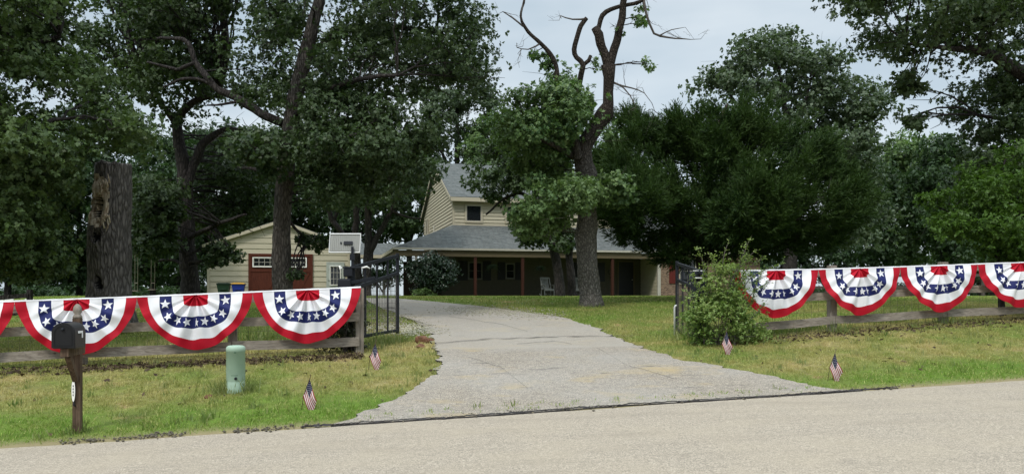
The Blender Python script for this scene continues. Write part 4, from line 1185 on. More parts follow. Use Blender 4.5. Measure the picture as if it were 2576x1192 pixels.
# ------------------------------------------------------------------ bunting
BR = [0, .215, .41, .615, .82, 1.0]; BM = [0, 1, 2, 1, 0]
def bunting(label, pxa, pya, pxb, pyb, seed, drop=.92):
    tl = T_FENCE - .22
    pa, pb = on_line(pxa, pya, tl), on_line(pxb, pyb, tl)
    ex = (pb - pa); Wd = ex.length; ex.normalize()
    ez = Vector((0, 0, 1)); ez = (ez - ex * ez.dot(ex)).normalized(); en = ex.cross(ez)       # en points to the road
    if en.y > 0: en = -en
    mid = (pa + pb) / 2; hw = Wd / 2
    sd = seed * 7.31
    npl = 13
    def off(x, y):
        X, Y = x / hw, -y / drop
        ph = math.atan2(Y, X + 1e-9); rho = math.hypot(X, Y)
        cen = max(0.0, 1 - abs(ph - math.pi / 2) / 1.25) ** .5
        q = ph * npl * 2 / math.pi * 1.57 + 1.1 * noise.noise((ph * 3, sd, 0)) + .35 * noise.noise((rho * 4, ph * 4, sd))
        tri = 2 * abs(((q / 3.14159) % 2) - 1) - 1
        fold = (.6 * math.cos(q) + .4 * tri)
        amp = .072 * cen * min(1, .25 + rho / .3) * (1.15 - .62 * min(1, rho))
        a = fold * amp
        # soft drapes toward the two ends
        fl = 1 - cen
        dr = math.sin(rho * 9.5 + ph * 3.0 + 2 * noise.noise((X * 2, Y * 2, sd))) * .030 * fl * min(1, Y * 5) * min(1, rho * 1.6)
        dr += .022 * noise.noise((X * 3, Y * 4, sd + 3)) * min(1, Y * 5)
        return .02 + a + dr + .05 * math.sin(math.pi * min(1, Y)) * (.5 + .5 * cen)
    def pos(x, y, o=0.0):
        return mid + ex * x + ez * y + en * (off(x, y) + o)
    def sup(r, th):
        nn_ = float(np.interp(r, [0, .215, .41, .615, .82, 1], [5, 5, 4.2, 3.2, 2.0, 1.72]))
        c, s = math.cos(th), math.sin(th)
        x = -math.copysign(abs(c) ** (2 / nn_), c) * r * hw
        y = -(abs(s) ** (2 / nn_)) * r * drop * (.96 + .04 * r)
        ph = math.atan2(-y / drop, x / hw)
        cen = max(0.0, 1 - abs(ph - math.pi / 2) / 1.05)
        y += .020 * cen * r * math.cos(ph * npl * 2 / math.pi * 1.57) * (1 if r < .95 else .5)
        y += .012 * noise.noise((x * 4, r * 3, sd)) * min(1, -y * 5)
        x *= 1 + .02 * noise.noise((r * 3, th * 2, sd + 8)) * math.sin(th)
        x += .035 * math.sin(th) * noise.noise((r * 1.3, sd * 1.7, 4)) + .02 * math.sin(th) * noise.noise((r * 4, th * 1.5, sd))
        y += .03 * math.sin(th) * r * noise.noise((th * 1.6, sd * .77, 2))
        return x, y
    mb = MB(); nth = 150
    rows = []
    for bi in range(5):
        r0, r1 = BR[bi], BR[bi + 1]
        k = max(3, int((r1 - r0) * 26))
        for j in range(k):
            rows.append((r0 + (r1 - r0) * j / k, BM[bi]))
    rows.append((1.0, 0))
    ids = []
    for r, m in rows:
        ring = []
        for j in range(nth + 1):
            x, y = sup(max(r, .012), math.pi * j / nth)
            ring.append(len(mb.v)); mb.v.append(tuple(pos(x, y)))
        ids.append(ring)
    for i in range(len(rows) - 1):
        for j in range(nth):
            mb.f.append((ids[i][j], ids[i + 1][j], ids[i + 1][j + 1], ids[i][j + 1])); mb.m.append(rows[i][1])
    # white hem along the top
    hem = []
    for j in range(41):
        x = -hw + Wd * j / 40
        z = .012 + .006 * noise.noise((x * 5, sd, 1))
        hem.append((pos(x, -.012, .006), pos(x, z, .004)))
    for a, b in zip(hem[:-1], hem[1:]):
        mb.quad(a[0], b[0], b[1], a[1], 1)
    # stars sewn on the blue band
    for sx_, sy_, comp, rot in ((-.52, -.155, 1, -.05), (-.475, -.375, .78, .5), (-.32, -.452, .72, .35), (-.155, -.492, .72, .2), (0.005, -.503, .5, 0), (.145, -.492, .72, -.15), (.31, -.447, .72, -.35), (.455, -.36, .8, -.55), (.515, -.13, 1, .12)):
        cx, cy = sx_ * hw, sy_ * drop
        rad = .083
        ol = []
        for k in range(10):
            a = math.pi / 2 + k * math.pi / 5 + rot * .8
            rr_ = rad * (1 if k % 2 == 0 else .42)
            lx, ly = rr_ * math.cos(a), rr_ * math.sin(a)
            # squeezed along the band by the pleats
            tx, ty = math.cos(-rot), math.sin(-rot)
            al = lx * tx + ly * ty; ac = -lx * ty + ly * tx
            al *= comp
            ol.append((cx + al * tx - ac * ty, cy + al * ty + ac * tx))
        for k in range(10):
            a, b = ol[k], ol[(k + 1) % 10]
            S = 4; g_ = {}
            for i in range(S + 1):
                for j in range(S + 1 - i):
                    l = S - i - j
                    g_[(i, j)] = pos((cx * l + a[0] * i + b[0] * j) / S, (cy * l + a[1] * i + b[1] * j) / S, .005)
            for i in range(S):
                for j in range(S - i):
                    mb.add([g_[(i, j)], g_[(i + 1, j)], g_[(i, j + 1)]], [(0, 1, 2)], 1)
                    if i + j < S - 1:
                        mb.add([g_[(i + 1, j)], g_[(i + 1, j + 1)], g_[(i, j + 1)]], [(0, 1, 2)], 1)
    o = mb.build('bunting', [M['c_red'], M['c_white'], M['c_blue']], None, True)
    return tag(o, label, 'bunting', 'patriotic fan buntings hung along the fence')
bunting('red white and blue fan bunting cut off by the left edge of the photo', -285, 769, 38, 757, 1)
bunting('red white and blue starred fan bunting half hidden behind the mailbox', 38, 757, 345, 746, 2)
bunting('red white and blue starred fan bunting above the pale green pedestal', 345, 746, 636, 734, 3)
bunting('red white and blue starred fan bunting ending at the left gate post', 636, 734, 908, 722, 4)
bunting('red white and blue starred fan bunting overgrown by the leafy shrub', 1842, 681, 2057, 677, 5)
bunting('red white and blue starred fan bunting next after the one in the shrub', 2057, 677, 2262, 671, 6)
bunting('red white and blue starred fan bunting second from the right edge', 2262, 671, 2457, 664, 7)
bunting('red white and blue starred fan bunting cut off by the right edge', 2457, 664, 2668, 656, 8)

# ------------------------------------------------------------------ mailbox
def mailbox():
    foot = ground_at(195, 1088)
    root = thing('mailbox', 'black arched mailbox on a brown wooden post by the road', 'mailbox', foot, A)
    k = F / foot.y
    ht = (1088 - 800) / k
    mb = MB(); mb.box((-.043, -.043, -.2), (.043, .043, ht), 0, None, .005)
    mb.build('post', M['mail_wood'], root)
    mb = MB(); mb.lathe([(.046, ht - .001), (.052, ht + .012), (.044, ht + .03), (.032, ht + .045), (.046, ht + .075), (.047, ht + .10), (.039, ht + .135), (.02, ht + .16), (.004, ht + .168)], n=20)
    mb.build('finial', M['fence_post'], root, True)
    zb = (1088 - 868) / k
    mb = MB(); mb.box((-.0435, -.42, zb - .105), (.0435, .13, zb - .012), 0, None, .005)
    mb.build('arm', M['mail_wood'], root)
    mb = MB(); mb.beam((0, -.30, zb - .10), (0, -.05, zb - .40), .06, .065, bev=.004)
    mb.build('brace', M['mail_wood'], root)
    # the box: arched section swept along the arm
    w, h, y0, y1 = .114, .278, -.46, -.085
    def arch(ww, hh, n=18):
        pts = [(-ww, 0), (ww, 0)]
        for i in range(n + 1):
            a = math.pi * i / n
            pts.append((ww * math.cos(a), hh - ww + ww * math.sin(a)))
        return pts
    mbx = MB(); sec = arch(w, h)
    for (ya, yb, g) in ((y0 + .02, y1, 0),):
        va = [Vector((x, ya, zb + z)) for x, z in sec]; vb = [Vector((x, yb, zb + z)) for x, z in sec]
        n = len(sec)
        mbx.add(va + vb, [(i, (i + 1) % n, n + (i + 1) % n, n + i) for i in range(n)] + [tuple(range(n - 1, -1, -1)), tuple(range(n, 2 * n))])
    mbx.box((-w - .004, y0 + .05, zb - .012), (w + .004, y1 - .01, zb + .02), 0, None, .004)
    # ribbed rim
    sec2 = arch(w + .006, h + .006)
    va = [Vector((x, y0 + .02, zb + z - .003)) for x, z in sec2]; vb = [Vector((x, y0 + .05, zb + z - .003)) for x, z in sec2]
    mbx.add(va + vb, [(i, (i + 1) % n, n + (i + 1) % n, n + i) for i in range(n)] + [tuple(range(n - 1, -1, -1)), tuple(range(n, 2 * n))])
    box = mbx.build('box', simple('mailbox_paint', (.026, .024, .024), .45, .4, var=.15), root)
    md = MB()
    sec3 = arch(w + .002, h + .002); va = [Vector((x, y0, zb + z)) for x, z in sec3]; vb = [Vector((x, y0 + .018, zb + z)) for x, z in sec3]
    md.add(va + vb, [(i, (i + 1) % n, n + (i + 1) % n, n + i) for i in range(n)] + [tuple(range(n - 1, -1, -1)), tuple(range(n, 2 * n))])
    # raised arch moulding on the door
    so_ = arch(w * .82, h * .84); si_ = arch(w * .74, h * .78)
    vo = [Vector((x, y0 - .006, zb + .022 + z)) for x, z in so_]; vi = [Vector((x, y0 - .006, zb + .026 + z)) for x, z in si_]; vq = [Vector((x, y0 - .001, zb + .022 + z)) for x, z in so_]
    md.add(vo + vi, [(i, (i + 1) % n, n + (i + 1) % n, n + i) for i in range(n)]); md.add(vq + vo, [(i, (i + 1) % n, n + (i + 1) % n, n + i) for i in range(n)])
    dr = md.build('door', simple('mailbox_door', (.007, .007, .008), .5, .3), root)
    hb = MB(); hb.lathe([(.012, 0), (.016, .006), (.016, .02), (.008, .026)], n=14)
    ho = hb.build('handle', M['black'], dr, True); ho.location = (0, y0 - .001, zb + h * .74); ho.rotation_euler = (R(90), 0, 0)
    fb = MB(); fb.box((w + .008, -.36, zb + .155), (w + .015, -.22, zb + .18), 0, None, .002); fb.box((w + .009, -.245, zb + .10), (w + .016, -.22, zb + .1545), 0, None, .002)
    fb.build('flag', simple('silver_flag', (.72, .72, .72), .4, .5), root)
    # oval house number plate on a scroll bracket
    pb_ = MB(); z0 = (1088 - 980) / k
    pb_.tube([(-.02, -.045, z0 + .20), (-.025, -.068, z0 + .18), (-.02, -.055, z0 + .15), (-.02, -.055, z0 - .15), (-.015, -.075, z0 - .17), (-.01, -.045, z0 - .18)], .008, 6)
    pl = pb_.build('bracket', M['black'], root, True)
    ov = MB(); vs = [Vector((-.022 + .022 * math.cos(a), -.066 - .01 * math.cos(a), z0 + .128 * math.sin(a))) for a in np.linspace(0, 2 * math.pi, 33)[:-1]]
    vs2 = [v + Vector((0, -.006, 0)) for v in vs]
    nn_ = 32
    ov.add(vs + vs2, [(i, (i + 1) % nn_, nn_ + (i + 1) % nn_, nn_ + i) for i in range(nn_)] + [tuple(range(nn_ - 1, -1, -1)), tuple(range(nn_, 2 * nn_))])
    for i, dz in enumerate((.055, .02, -.015, -.05)):
        ov.box((-.026, -.0785, z0 + dz - .010), (-.019, -.074, z0 + dz + .010), 1)
    ov.build('number_plate', [M['white'], M['black']], root)
mailbox()

# ------------------------------------------------------------------ utility pedestal
def pedestal():
    foot = ground_at(593, 984); k = F / foot.y
    root = thing('utility_pedestal', 'pale green domed utility pedestal standing in the verge grass', 'utility box', foot, A)
    r = 23 / k; h = (984 - 868) / k
    mb = MB(); mb.lathe([(r * 1.0, -.1), (r * 1.0, .0), (r * 1.0, h * .22), (r * .995, h * .222), (r, h * .226), (r * .99, h * .86), (r * 1.012, h * .863), (r * 1.01, h * .93), (r * .95, h * .97), (r * .78, h * .992), (r * .4, h), (.003, h * 1.002)], n=40)
    mb.build('shell', M['pedestal'], root, True)
    mb = MB(); mb.lathe([(.02, 0), (.02, .012), (.008, .014)], n=12)
    o = mb.build('lock', M['black'], root); o.location = (.02, -r * 1.0, h * .30); o.rotation_euler = (R(90), 0, 0)
    mb = MB()
    for i in range(12):
        a0 = -R(90) + (i - 6) * .06; a1 = a0 + .06
        mb.quad(*[Vector((r * 1.02 * math.cos(a), r * 1.02 * math.sin(a), z)) for a, z in ((a0, h * .36), (a1, h * .36), (a1, h * .368), (a0, h * .368))])
    mb.build('seam', M['pedestal_dark'], root); mb = MB()
    mb.quad(*[Vector((r * 1.035 * math.cos(a), r * 1.035 * math.sin(a), z)) for a, z in ((R(-92), h * .845), (R(-80), h * .845), (R(-80), h * .865), (R(-92), h * .865))])
    mb.build('seam', M['pedestal_dark'], root)
pedestal()

# ------------------------------------------------------------------ little flags
def stick_flag(label, px, ptop, pbase, sc=1.0):
    foot = ground_at(px, pbase)
    k = F / foot.y
    Ht = (pbase - ptop) / k
    root = thing('stick_flag', label, 'flag', foot, 0, 'small stick flags in the verge')
    topz = Ht
    top = Vector((.0, 0, topz)); hoist = Vector((-.082, 0, -.2235)) * sc; fly = Vector((.098, -.02, -.278)) * sc
    mb = MB(); mb.tube([top + Vector((.012, 0, .035)), top, top + hoist, top + hoist + Vector((-.03, .01, -(topz + hoist.z) - .05))], [.0035, .004, .004, .004], 7)
    mb.lathe([(.001, .0), (.007, .012), (.002, .03)], top + Vector((.012, 0, .03)), 8)
    mb.build('stick', simple('dowel', (.10, .07, .04), .7), root, True)
    mb = MB(); nu, nv = 26, 20
    def P(u, v, o=0):   # u along fly, v down the hoist
        q = top + hoist * v + fly * u
        b = .018 * math.sin(u * 6 + v * 3.0) * u ** .6 + .008 * math.sin(v * 11 + u * 4)
        q += Vector((.012 * math.sin(u * 3.2) * (v - .5), b - o, -.015 * math.sin(math.pi * u)))
        return q
    N = 13
    for i in range(N):
        for j in range(nu):
            for s_ in range(2):
                v0, v1 = (i + s_ * .5) / N, (i + s_ * .5 + .5) / N; u0, u1 = j / nu, (j + 1) / nu
                m = 0 if i % 2 == 0 else 1
                if i < 7 and (u0 + u1) / 2 < .44: m = 2
                mb.quad(P(u0, v0), P(u1, v0), P(u1, v1), P(u0, v1), m)
    for row in range(9):
        for c in range(6 if row % 2 == 0 else 5):
            uu = .44 * ((c + .5) / 6 if row % 2 == 0 else (c + 1) / 6); vv = (7 / 13) * (row + .7) / 9.4
            du, dv = .020, .014
            ctr = P(uu, vv, .003); d1 = (P(uu + du, vv, .003) - ctr); d2 = (P(uu, vv + dv, .003) - ctr)
            pts = [ctr + d1 * math.cos(a) * f_ + d2 * math.sin(a) * f_ for a, f_ in [(R(36 * q - 90), 1 if q % 2 == 0 else .45) for q in range(10)]]
            mb.add(pts, [tuple(range(10))], 1)
    mb.build('cloth', [M['f_red'], M['f_white'], M['f_blue']], root, True)
stick_flag('small striped flag on a stick nearest the road, right of the pedestal', 779, 952, 1030)
stick_flag('small striped flag on a stick just below the left gate post', 944, 862, 930)
stick_flag('small striped flag on a stick in front of the leafy shrub', 1828, 832, 892)
stick_flag('small striped flag on a stick right of the driveway mouth by the road', 2101, 886, 958)

# ------------------------------------------------------------------ gates
def gate(label, hx, hy_, hz, ex_, ez_, heights, hinge_right=False):
    """hinge (x,y), end (x,y)"""
    h = Vector(hx); e = Vector(ex_)
    d = (e - h); L = d.length
    root = thing('driveway_gate', label, 'gate', (h.x, h.y, hz), math.atan2(d.y, d.x), 'black driveway gates')
    zb, zt0, zt1, gap = heights
    def top(u): return zt0 + (zt1 - zt0) * (u / L) ** 1.0
    mb = MB(); mb.beam((L, 0, zb - .04), (L, 0, zt1 + .03), .065, .065, up=(0, 1, 0), bev=.004); mb.build('stile', M['black'], root); mb = MB(); mb.beam((0, 0, zb), (0, 0, zt0), .06, .06, up=(0, 1, 0), bev=.004); mb.build('stile', M['black'], root)
    mb = MB(); mb.beam((0, 0, zt0 - .03), (L, 0, zt1 - .03), .05, .07, bev=.004); mb.build('top_rail', M['black'], root)
    mb = MB(); mb.beam((0, 0, zt0 - gap), (L, 0, zt1 - gap), .05, .07, bev=.004); mb.build('middle_rail', M['black'], root)
    mb = MB(); mb.beam((0, 0, zb + .03), (L, 0, zb + .03), .05, .06, bev=.004); mb.build('bottom_rail', M['black'], root)
    for k in range(1, 4):
        u = L * k / 4
        mb = MB(); mb.beam((u, 0, zb + .03), (u, 0, top(u) - .03), .035, .035, up=(0, 1, 0)); mb.build('upright', M['black'], root)
    mb = MB()
    for u in np.arange(.1, L, .11):
        mb.tube([(u, 0, zb + .05), (u, 0, top(u) - gap)], .0045, 5)
    for z in np.arange(zb + .12, zt0 - gap, .13):
        mb.tube([(0, 0, z), (L, 0, z)], .003, 5)
    mb.build('wire_panel', M['twig'], root)
    return root
gl = W(885, 740, 14.1); ge = W(1000, 740, 17.2)
gate('black metal gate leaf swung open beside the left fence end', (gl.x, gl.y), 0, 0, (ge.x, ge.y), 0, (.72, 2.06, 2.43, .41))
gr_ = W(1768, 740, 14.9); gf = W(1703, 740, 18.0)
gate('black metal gate leaf swung open beside the leafy shrub', (gr_.x, gr_.y), 0, 0, (gf.x, gf.y), 0, (.67, 2.00, 2.29, .40))

def gate_motor():
    p = W(884, 740, 13.95); g = Gf(p.x, p.y)
    root = thing('gate_opener', 'black gate opener post carrying a small solar panel', 'gate opener', (p.x, p.y, g), A)
    zt = W(0, 602, p.y).z - g
    mb = MB(); mb.box((-.075, -.05, -.2), (.065, .05, W(0, 672, p.y).z - g), 0, None, .006); mb.box((-.005, -.10, W(0, 673, p.y).z - g), (.042, -.055, W(0, 621, p.y).z - g), 0, None, .004); mb.box((-.03, -.115, W(0, 655, p.y).z - g), (.06, -.045, W(0, 640, p.y).z - g), 0, None, .004)
    mb.build('post', M['black'], root)
    zc = W(0, 676, p.y).z - g
    mb = MB(); mb.box((-.14, -.14, zc - .14), (.02, -.052, zc + .0), 0, None, .015); mb.box((-.15, -.15, zc + .002), (.17, -.06, zc + .035), 0, None, .01); mb.build('control_box', M['black'], root)
    mb = MB(); mb.tube([(-.16, -.12, zc + .02), (-.20, -.13, zc - .01), (-.205, -.13, zc + .05)], [.014, .018, .016], 10); mb.build('lamp', M['white'], root, True); mb = MB(); mb.tube([(.17, -.11, zc + .01), (.27, -.12, zc + .035), (.33, -.1, zc + .005)], [.012, .018, .009], 10)
    mb.build('lamp', M['white'], root, True)
    zm = W(0, 718, p.y).z - g
    mb = MB(); mb.box((-.24, -.18, zm - .08), (-.01, -.055, zm + .12), 0, None, .03); mb.tube([(-.1, -.1, zc - .1), (-.13, -.16, zc - .22), (-.08, -.15, zm + .08)], .007, 6); mb.tube([(-.05, -.1, zc - .1), (-.08, -.17, zc - .24), (-.02, -.15, zm + .08)], .006, 6)
    mb.beam((-.05, -.1, zm + .04), (.42, .0, zm + .14), .05, .06, bev=.006)
    mb.build('drive_motor', M['black'], root)
    # the panel faces away; its ribbed back is toward the road
    pn = bpy.data.objects.new('solar_panel', None)
    pc = W(868, 612, p.y - .02); loc = Vector((pc.x - p.x, pc.y - p.y, pc.z - g))
    Mx = Matrix.Translation((loc.x * CA + loc.y * SA, -loc.x * SA + loc.y * CA + .03, loc.z)) @ Matrix.Rotation(R(-12), 4, 'Z') @ Matrix.Rotation(R(-14), 4, 'X')
    w_, h_ = .27, .165
    mb = MB(); mb.box((-w_, -.004, -h_), (w_, .012, h_), 0, Mx)
    for x in np.arange(-w_ + .03, w_ - .02, .033):
        mb.box((x, -.011, -h_ + .02), (x + .018, -.0045, h_ - .02), 0, Mx)
    sp_ = mb.build('solar_panel', simple('panel_back', (.24, .24, .22), .55, .3, var=.06), root)
    mb = MB(); mb.box((-w_ - .012, -.022, h_), (w_ + .012, .02, h_ + .022), 0, Mx, .003); mb.box((-w_ - .012, -.02, -h_ - .016), (w_ + .012, .02, -h_), 0, Mx, .003)
    mb.box((-w_ - .014, -.02, -h_), (-w_, .018, h_), 0, Mx, .003); mb.box((w_, -.02, -h_), (w_ + .014, .018, h_), 0, Mx, .003)
    mb.build('panel_frame', simple('aluminium', (.50, .50, .49), .35, .5, .2, var=.05), sp_)
    mb = MB(); mb.box((-.02, -.04, -.03), (.14, -.013, .03), 0, Mx, .004); mb.box((-.08, -.03, -.015), (-.06, -.013, .02), 0, Mx); mb.build('bracket', M['black'], sp_)
gate_motor()

def right_post():
    p = W(1757, 740, 14.8); g = Gf(p.x, p.y)
    root = thing('gate_post', 'black gate post with two capped round tops beside the leafy shrub', 'gate post', (p.x, p.y, g), A)
    zt = W(0, 694, p.y).z - g
    mb = MB(); mb.box((-.09, -.07, -.2), (.15, .07, zt - .10), 0, None, .01); mb.box((-.12, -.11, zt - .42), (.19, .1, zt - .12), 0, None, .02); mb.build('post', M['black'], root)
    for x in (-.055, .10):
        mb = MB(); mb.lathe([(.045, zt - .11), (.05, zt - .02), (.055, zt - .015), (.058, zt + .08), (.05, zt + .1), (.03, zt + .11), (.002, zt + .112)], (x, 0, 0), 18)
        c = mb.build('cap', M['black'], root, True)
        mb = MB(); mb.lathe([(.053, zt + .092), (.056, zt + .10), (.05, zt + .105), (.048, zt + .098)], (x, 0, 0), 18); mb.build('ring', M['white'], c, True)
    mb = MB(); mb.box((-.10, -.09, zt - .05), (.04, -.02, zt - .028), 0, None, .004); mb.build('bracket', M['white'], root)
right_post()
p = W(1697, 840, 17.2); g = Gf(p.x, p.y)
mb = MB(); h = W(0, 768, 17.2).z - g
mb.tube([(0, 0, -.1), (0, 0, h - .05), (.015, 0, h - .01), (.05, 0, h)], .022, 12)
o = mb.build('gate_stop', simple('galvanised', (.55, .55, .53), .45, .5, .3), None, True); o.location = (p.x, p.y, g)
tag(o, 'pale bent pipe gate stop standing beside the right gate leaf', 'pipe')

# ------------------------------------------------------------------ rocks and gravel
def rock(label, px, py, r, seed, sq=(1, 1, .7)):
    c = ground_at(px, py)
    bm = bmesh.new(); bmesh.ops.create_icosphere(bm, subdivisions=4, radius=1)
    for v in bm.verts:
        q = v.co.copy()
        # facet the stone with a few cutting planes
        for kf in range(9):
            random.seed(seed * 100 + kf)
            nv = Vector((random.gauss(0, 1), random.gauss(0, 1), random.gauss(0, 1))).normalized(); dd = random.uniform(.55, .8)
            ex_ = v.co.dot(nv) - dd
            if ex_ > 0: v.co -= nv * ex_ * .92
        v.co *= 1 + .10 * noise.noise(q * 2.3 + Vector((seed, 0, 0))) + .04 * noise.noise(q * 8)
        v.co = Vector((v.co.x * r * sq[0], v.co.y * r * sq[1], v.co.z * r * sq[2]))
    me = bpy.data.meshes.new('rock'); bm.to_mesh(me); bm.free(); me.materials.append(M['rock'])
    o = bpy.data.objects.new('rock', me); COL.objects.link(o); o.location = c + Vector((0, 0, r * sq[2] * .45)); o.rotation_euler = (random.uniform(-.2, .2), .2, seed)
    return tag(o, label, 'rock', 'rocks by the washed out driveway edge')
rock('large brown rock at the driveway edge under the left gate', 1064, 862, .17, 1, (1.1, .8, .75))
rock('small dark brown rock in front of the larger driveway rock', 1056, 876, .11, 2, (1.2, .8, .6))
rock('flat tan rock at the right of the driveway rock pile', 1082, 860, .09, 3, (1.1, .9, .7))
rock('small red brown stone lying left of the green pedestal', 524, 1000, .055, 4, (1.3, .9, .6))
random.seed(55)
GP = []
for px, py, sx_, sy_, n in ((1035, 832, 34, 9, 900), (970, 822, 40, 10, 500), (1250, 786, 60, 5, 700), (1190, 778, 40, 4, 350), (1000, 800, 40, 6, 200), (1350, 797, 40, 4, 200)):
    for _ in range(n):
        GP.append(ground_at(px + random.gauss(0, sx_), py + random.gauss(0, sy_)))
oct_ = np.array([(1, 0, 0), (-1, 0, 0), (0, 1, 0), (0, -1, 0), (0, 0, 1), (0, 0, -1)], float)
of = np.array([(0, 2, 4), (2, 1, 4), (1, 3, 4), (3, 0, 4), (2, 0, 5), (1, 2, 5), (3, 1, 5), (0, 3, 5)])
GP = np.array([tuple(p) for p in GP]); n = len(GP)
V = oct_[None] * rng.uniform(.55, 1.2, (n, 6, 1)) * rng.uniform(.010, .032, (n, 1, 1)) * np.array([1, 1, .75]); ang = rng.uniform(0, 6.28, n)
Rm = np.stack([np.stack([np.cos(ang), -np.sin(ang), 0 * ang], -1), np.stack([np.sin(ang), np.cos(ang), 0 * ang], -1), np.stack([0 * ang, 0 * ang, 1 + 0 * ang], -1)], 1)
V = np.einsum('nij,nkj->nki', Rm, V) + GP[:, None, :] + np.array([0, 0, .035])
tag(np_mesh('gravel', V.reshape(-1, 3), 6, (np.arange(n)[:, None, None] * 6 + of[None]).ravel(), np.full(n * 8, 3), M['gravel']), 'pale loose gravel on the washed out driveway edges', kind='stuff')

CP = []
for px0, px1, n_, wd in ((150, 470, 170, .08), (560, 740, 90, .07), (760, 1500, 500, .07), (1500, 2300, 400, .07)):
    for _ in range(n_):
        px = random.uniform(px0, px1)
        if noise.noise((px * .02, 3.3, 0)) + .5 * noise.noise((px * .08, 1.3, 0)) < -.12: continue
        t_ = T_ROAD + .0 + .07 * noise.noise((px * .006, 9.2, 0)) + abs(random.gauss(0, wd)) * (1 if random.random() < .85 else -1)
        Zc = z_at(px, t_); Xc = (px - CX) / F * Zc
        CP.append((Xc, Zc, Gf(Xc, Zc) + .012))
CP = np.array(CP); n = len(CP)
V = oct_[None] * rng.uniform(.55, 1.2, (n, 6, 1)) * rng.uniform(.008, .03, (n, 1, 1)) * np.array([1, 1, .6]) + CP[:, None, :] + np.array([0, 0, .01])
tag(np_mesh('asphalt_crumbs', V.reshape(-1, 3), 6, (np.arange(n)[:, None, None] * 6 + of[None]).ravel(), np.full(n * 8, 3), M['crumb']), 'dark crumbs of broken asphalt along the road edge', kind='stuff')

# ------------------------------------------------------------------ buildings
AH = R(14.0)
def lap(mb, a, b, z0, z1, out, sp, clip=None, m=0, step=.022):
    """lap siding between plan points a and b; clip(z) -> (k0,k1) fraction of the run at height z"""
    a, b, out = Vector((*a, 0)), Vector((*b, 0)), Vector((*out, 0))
    z = z0
    while z < z1 - 1e-4:
        zt = min(z + sp, z1)
        k0b, k1b = clip(z) if clip else (0, 1)
        k0t, k1t = clip(zt) if clip else (0, 1)
        if k1b - k0b < .002: break
        P = lambda k, zz, o: a.lerp(b, k) + Vector((0, 0, zz)) + out * o
        mb.quad(P(k0b, z, step), P(k1b, z, step), P(k1t, zt, .002), P(k0t, zt, .002), m)
        mb.quad(P(k0b, z, 0), P(k1b, z, 0), P(k1b, z, step), P(k0b, z, step), m)
        z = zt

def window(root, u0, u1, z0, z1, v, mull=(1, 2), frame=.055, name='window', wmat='trim', axis='u', sash='gutter'):
    """a window on the wall plane v (local), facing -v; axis 'v' puts it on a side wall at u = v facing -u"""
    def pt(a, o, z):
        return Vector((a, v - o, z)) if axis == 'u' else Vector((v - o, a, z))
    def slab(mb, a0, a1, za, zb, o0, o1):
        p, q = pt(a0, o1, za), pt(a1, o0, zb)
        mb.box([min(p[i], q[i]) for i in range(3)], [max(p[i], q[i]) for i in range(3)])
    mb = MB(); f = frame
    slab(mb, u0 - f, u0, z0 - f, z1 + f, .0, .06); slab(mb, u1, u1 + f, z0 - f, z1 + f, .0, .06); slab(mb, u0, u1, z1, z1 + f, 0, .06); slab(mb, u0, u1, z0 - f, z0, 0, .065)
    w = mb.build(name, M[wmat], root)
    mb = MB(); slab(mb, u0, u1, z0, z1, .0, .03); mb.build('pane', M['glass'], w)
    mb = MB(); s = .022
    for i in range(1, mull[0]):
        c = u0 + (u1 - u0) * i / mull[0]; slab(mb, c - s / 2, c + s / 2, z0, z1, .0305, .045)
    for i in range(1, mull[1]):
        c = z0 + (z1 - z0) * i / mull[1]; slab(mb, u0, u1, c - s / 2, c + s / 2, .0305, .042)
    e_ = .035
    slab(mb, u0, u0 + e_, z0, z1, .0305, .04); slab(mb, u1 - e_, u1, z0, z1, .0305, .04); slab(mb, u0 + e_, u1 - e_, z0, z0 + e_, .0305, .04); slab(mb, u0 + e_, u1 - e_, z1 - e_, z1, .0305, .04)
    mb.build('sash', M[sash], w)
    return w

def slab_roof(mb, quad, th=.12, m=0):
    """a roof sheet with thickness below it"""
    q = [Vector(p) for p in quad]; dn = Vector((0, 0, -th)); n = len(q)
    mb.add(q + [p + dn for p in q], [tuple(range(n)), tuple(range(2 * n - 1, n - 1, -1))] + [(i, n + i, n + (i + 1) % n, (i + 1) % n) for i in range(n)], m)

